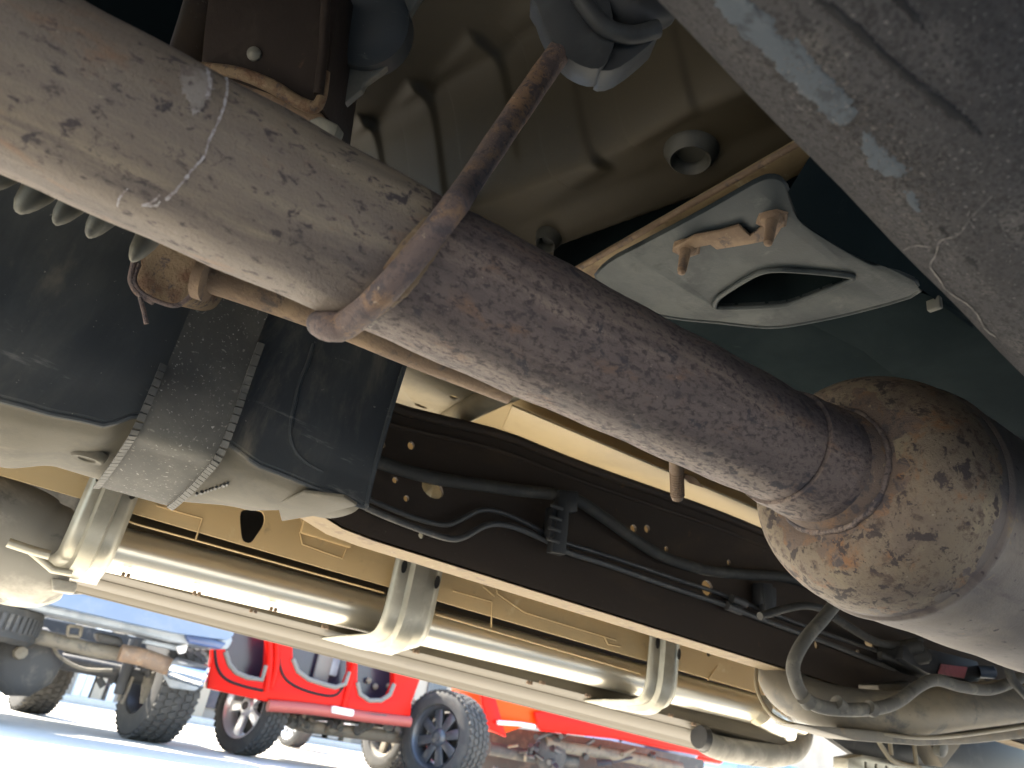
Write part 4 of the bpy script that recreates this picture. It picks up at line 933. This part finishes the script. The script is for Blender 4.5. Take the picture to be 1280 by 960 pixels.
b_ = flatbox([c3c(p) for p in ((150, 60), (110, 440), (700, 560), (1280, 640), (1300, 60))], ry + .25, .9); part(b_, 'cabin', 'glassdark', ra)
for h in (h1, h2, h3):
    q = MB(); pp = ats(h, y=ry - .005); q.tube(pp[1:-1], .022, 8); part(q, 'opening_trim', 'seal', ra)
for s in (((135, 250), (150, 350), (200, 420), (300, 462), (420, 490)), ((513, 262), (528, 370), (575, 440), (680, 492), (800, 520), (858, 512), (892, 470), (905, 440))):
    q = MB(); q.tube([at(*c3c(p), y=ry - .003) for p in s], .012, 8, smooth=4); part(q, 'door_seam', 'black', ra)
for s in (((452, 120), (462, 300), (440, 495)), ((500, 120), (500, 330), (470, 470)), ((962, 330), (935, 440), (895, 600))):
    q = MB(); q.tube([at(*c3c(p), y=ry - .005) for p in s], .03, 10, smooth=4); part(q, 'pillar_edge', 'red', ra)
q = MB(); q.tube([at(*c3c(p), y=ry - .02) for p in ((450, 578), (700, 598), (1000, 640), (1290, 675))], .05, 12, smooth=3); part(q, 'side_step', 'pinkred', ra)
q = MB(); q.tube([at(*c3c(p), y=ry - .05) for p in ((545, 578), (860, 608))], .012, 8); q.tube([at(*c3c(p), y=ry - .05) for p in ((930, 618), (1150, 640))], .012, 8); part(q, 'step_groove', 'chassis', ra)
q = MB(); q.box(at(*c3c((890, 612)), y=ry - .06), (.22, .06, .06)); part(q, 'step_cap', 'post', ra, bevel=.015)
q = MB(); q.box(at(*c3c((775, 355)), y=ry + .2), (.16, .05, .35)); part(q, 'seat', 'seal', ra, bevel=.05)
q = MB(); q.box(at(*c3c((842, 350)), y=ry + .2), (.09, .03, .16)); part(q, 'interior_panel', 'valance', ra, bevel=.02)
for p in ((1085, 465), (1045, 430), (1165, 462)):
    q = MB(); q.lathe(at(*c3c(p), y=ry + .22), -Y, [(0, .03), (.02, .025), (.03, 0)], 14); part(q, 'gauge', 'chassis_tan', ra)
wc = at(312, 898, y=7.62); wax = Vector((-.94, -.34, 0))
wheel(ra, (wc.x, wc.y, .40), wax, .40, .24, .27, 'alloy', 5)
wc2 = at(488, 935, y=8.6); wheel(ra, (wc2.x, wc2.y, .41), axb, .41, .3, .25, 'chassis_tan', 5)
q = MB(); q.tube([at(*c3c(p), y=7.7) for p in ((530, 640), (640, 690), (800, 715), (1000, 740), (1290, 775))], .06, 12, smooth=3); part(q, 'chassis_rail', 'chassis_tan', ra)
b_ = flatbox([c3c(p) for p in ((520, 600), (1290, 672), (1290, 730), (1000, 690), (560, 650))], 7.75, .9); part(b_, 'underbody', 'chassis', ra)
for k in range(26):
    p = (random.uniform(560, 1270), random.uniform(640, 760)); p = (p[0], p[1] * .6 + .4 * (610 + .12 * (p[0] - 500)))
    q = MB(); q.tube([at(*c3c(p), y=7.6), at(*c3c((p[0] + random.uniform(-70, 70), p[1] + random.uniform(5, 40))), y=7.7)], random.uniform(.015, .05), 8)
    part(q, 'suspension_arm', random.choice(('chassis', 'chassis_tan', 'greyflange')), ra)

# ---- orange-red off-roader beside it
ob = thing('orange_red_off_roader', (5.2, 7.6, 0), 'orange red off-roader with a big dark spoked wheel beside its pale bumper trim', 'car')
wc = at(556, 918, y=7.2); wheel(ob, (wc.x, wc.y, .43), Vector((-.93, -.37, 0)), .44, .34, .28, 'gunmetal', 8)
part(flatbox([(596, 800), (606, 880), (612, 904), (630, 918), (664, 906), (720, 916), (740, 912), (880, 944), (900, 930), (900, 800)], 7.5, .7), 'body', 'orange', ob, bevel=.04)
part(flatbox([(668, 890), (740, 880), (900, 925), (890, 948), (780, 925), (676, 914)], 7.42, .05), 'bumper', 'red', ob, bevel=.02)
part(flatbox([(600, 840), (612, 845), (630, 908), (634, 922), (612, 912), (604, 880)], 7.45, .06), 'wheel_arch', 'red', ob, bevel=.015)
q = MB(); q.tube(ats([(622, 903), (650, 905), (668, 908)], y=7.4), .022, 12); part(q, 'bumper_trim', 'post', ob)
part(flatbox([(600, 905), (660, 912), (760, 925), (880, 950), (880, 1000), (600, 1000)], 8.4, .6), 'underbody', 'chassis', ob)
q = MB(); q.tube(ats([(680, 928), (720, 936), (780, 945), (850, 960)], y=7.8), .07, 14, smooth=3); part(q, 'exhaust', 'chassis_tan', ob)
q = MB(); q.tube(ats([(610, 935), (660, 945), (720, 952)], y=7.9), .07, 12); part(q, 'axle', 'chassis', ob)
q = MB(); q.lathe(at(690, 942, y=7.8), Vector((0, -1, 0)), [(-.2, .14), (0, .22), (.06, .15), (.08, 0)], 14); part(q, 'differential', 'chassis', ob)
for k in range(26):
    p = (random.uniform(608, 830), random.uniform(915, 965)); q = MB(); q.tube([at(*p, y=7.7), at(p[0] + random.uniform(-25, 25), p[1] + random.uniform(-8, 12), y=7.8)], random.uniform(.012, .04), 8)
    part(q, 'suspension_arm', random.choice(('chassis', 'chassis_tan', 'gunmetal')), ob)

# ---- further cars, right
def far_car(name, label, px, py, w, h, y, m, cat='car'):
    r = thing(name, at(px + w / 2, py + h, y=y), label, cat)
    part(flatbox([(px, py), (px + w * .15, py - h * .5), (px + w, py + w * .2 - h * .4), (px + w * 1.02, py + w * .2 + h * .5), (px + w * .9, py + w * .2 + h), (px, py + h)], y, 1.4), 'body', m, r, bevel=.06)
    return r
v = far_car('blue_car', 'dark blue car with a tow bracket, end on between red cars', 806, 916, 70, 24, 9.0, 'navy')
q = MB()
for a_, b_ in (((808, 944), (826, 946)), ((812, 938), (812, 960)), ((826, 940), (826, 960))): q.tube(ats([a_, b_], y=8.8), .02, 8)
part(q, 'tow_bracket', 'valance', v)
c_ = at(830, 962, y=9.2); wheel(v, (c_.x, c_.y, .35), Vector((-.6, -.8, 0)), .35, .25, .2, 'alloy', 6, tread=False)
v = far_car('red_car', 'small red car end on, farthest along the row', 866, 930, 42, 18, 10.5, 'red')
c_ = at(890, 965, y=10.6); wheel(v, (c_.x, c_.y, .35), Vector((-.6, -.8, 0)), .35, .25, .2, 'alloy', 6, tread=False)
v = far_car('bright_blue_car', 'bright blue car glimpsed below the end of the step tube', 922, 950, 78, 16, 12, 'blue')
c_ = at(960, 985, y=12.2); wheel(v, (c_.x, c_.y, .35), Vector((-.6, -.8, 0)), .35, .25, .2, 'alloy', 6, tread=False)
v = thing('white_car', at(370, 925, y=12), 'car glimpsed between the wheels of the red off-roader, only its wheel clear', 'car')
c_ = at(368, 914, y=12.2); wheel(v, (c_.x, c_.y, .36), axb, .36, .26, .24, 'alloy', 6, tread=False)
part(flatbox([(372, 880), (440, 892), (440, 912), (400, 914), (385, 900), (372, 898)], 12.0, 1.6), 'body', 'post', v, bevel=.05)

# ---- shop building behind
shp = thing('shop_building', (4, 21, 0), 'beige shop building with dark windows and pale posts behind the parked cars', 'building')
by = 21.0
wl2 = MB(); wl2.box((10, by + 3, 2.5), (60, 6, 5)); part(wl2, 'wall', 'wall', shp)
def bx_on(px, w, z0, z1, m, name, dep=.15):
    c = at(px, 890, y=by).x; q = MB(); q.box((c, by - dep / 2 - .01, (z0 + z1) / 2), (w, dep, z1 - z0)); return part(q, name, m, shp)
for px in (30, 100, 135, 258, 282, 330, 420, 452, 500, 540): bx_on(px, .62, .35, 2.6, 'wallblue', 'window', .06)
for px in (84, 95, 128): bx_on(px, .16, 0, 3, 'post', 'post', .3)
for px in (110, 300, 244, 360, 436, 475): bx_on(px, .22, 0, 3, 'tanpost', 'post', .3)
for px in (395, 408): bx_on(px, .45, .15, 1.2, 'wall', 'planter', .6)
kb = MB(); kb.box((10, by - .9, .06), (60, 1.4, .12)); kb.build('pavement', 'concrete', None, bevel=.02, kind='structure')
print('verts', sum(len(o.data.vertices) for o in bpy.data.objects if o.type == 'MESH'), 'objects', len(bpy.data.objects))
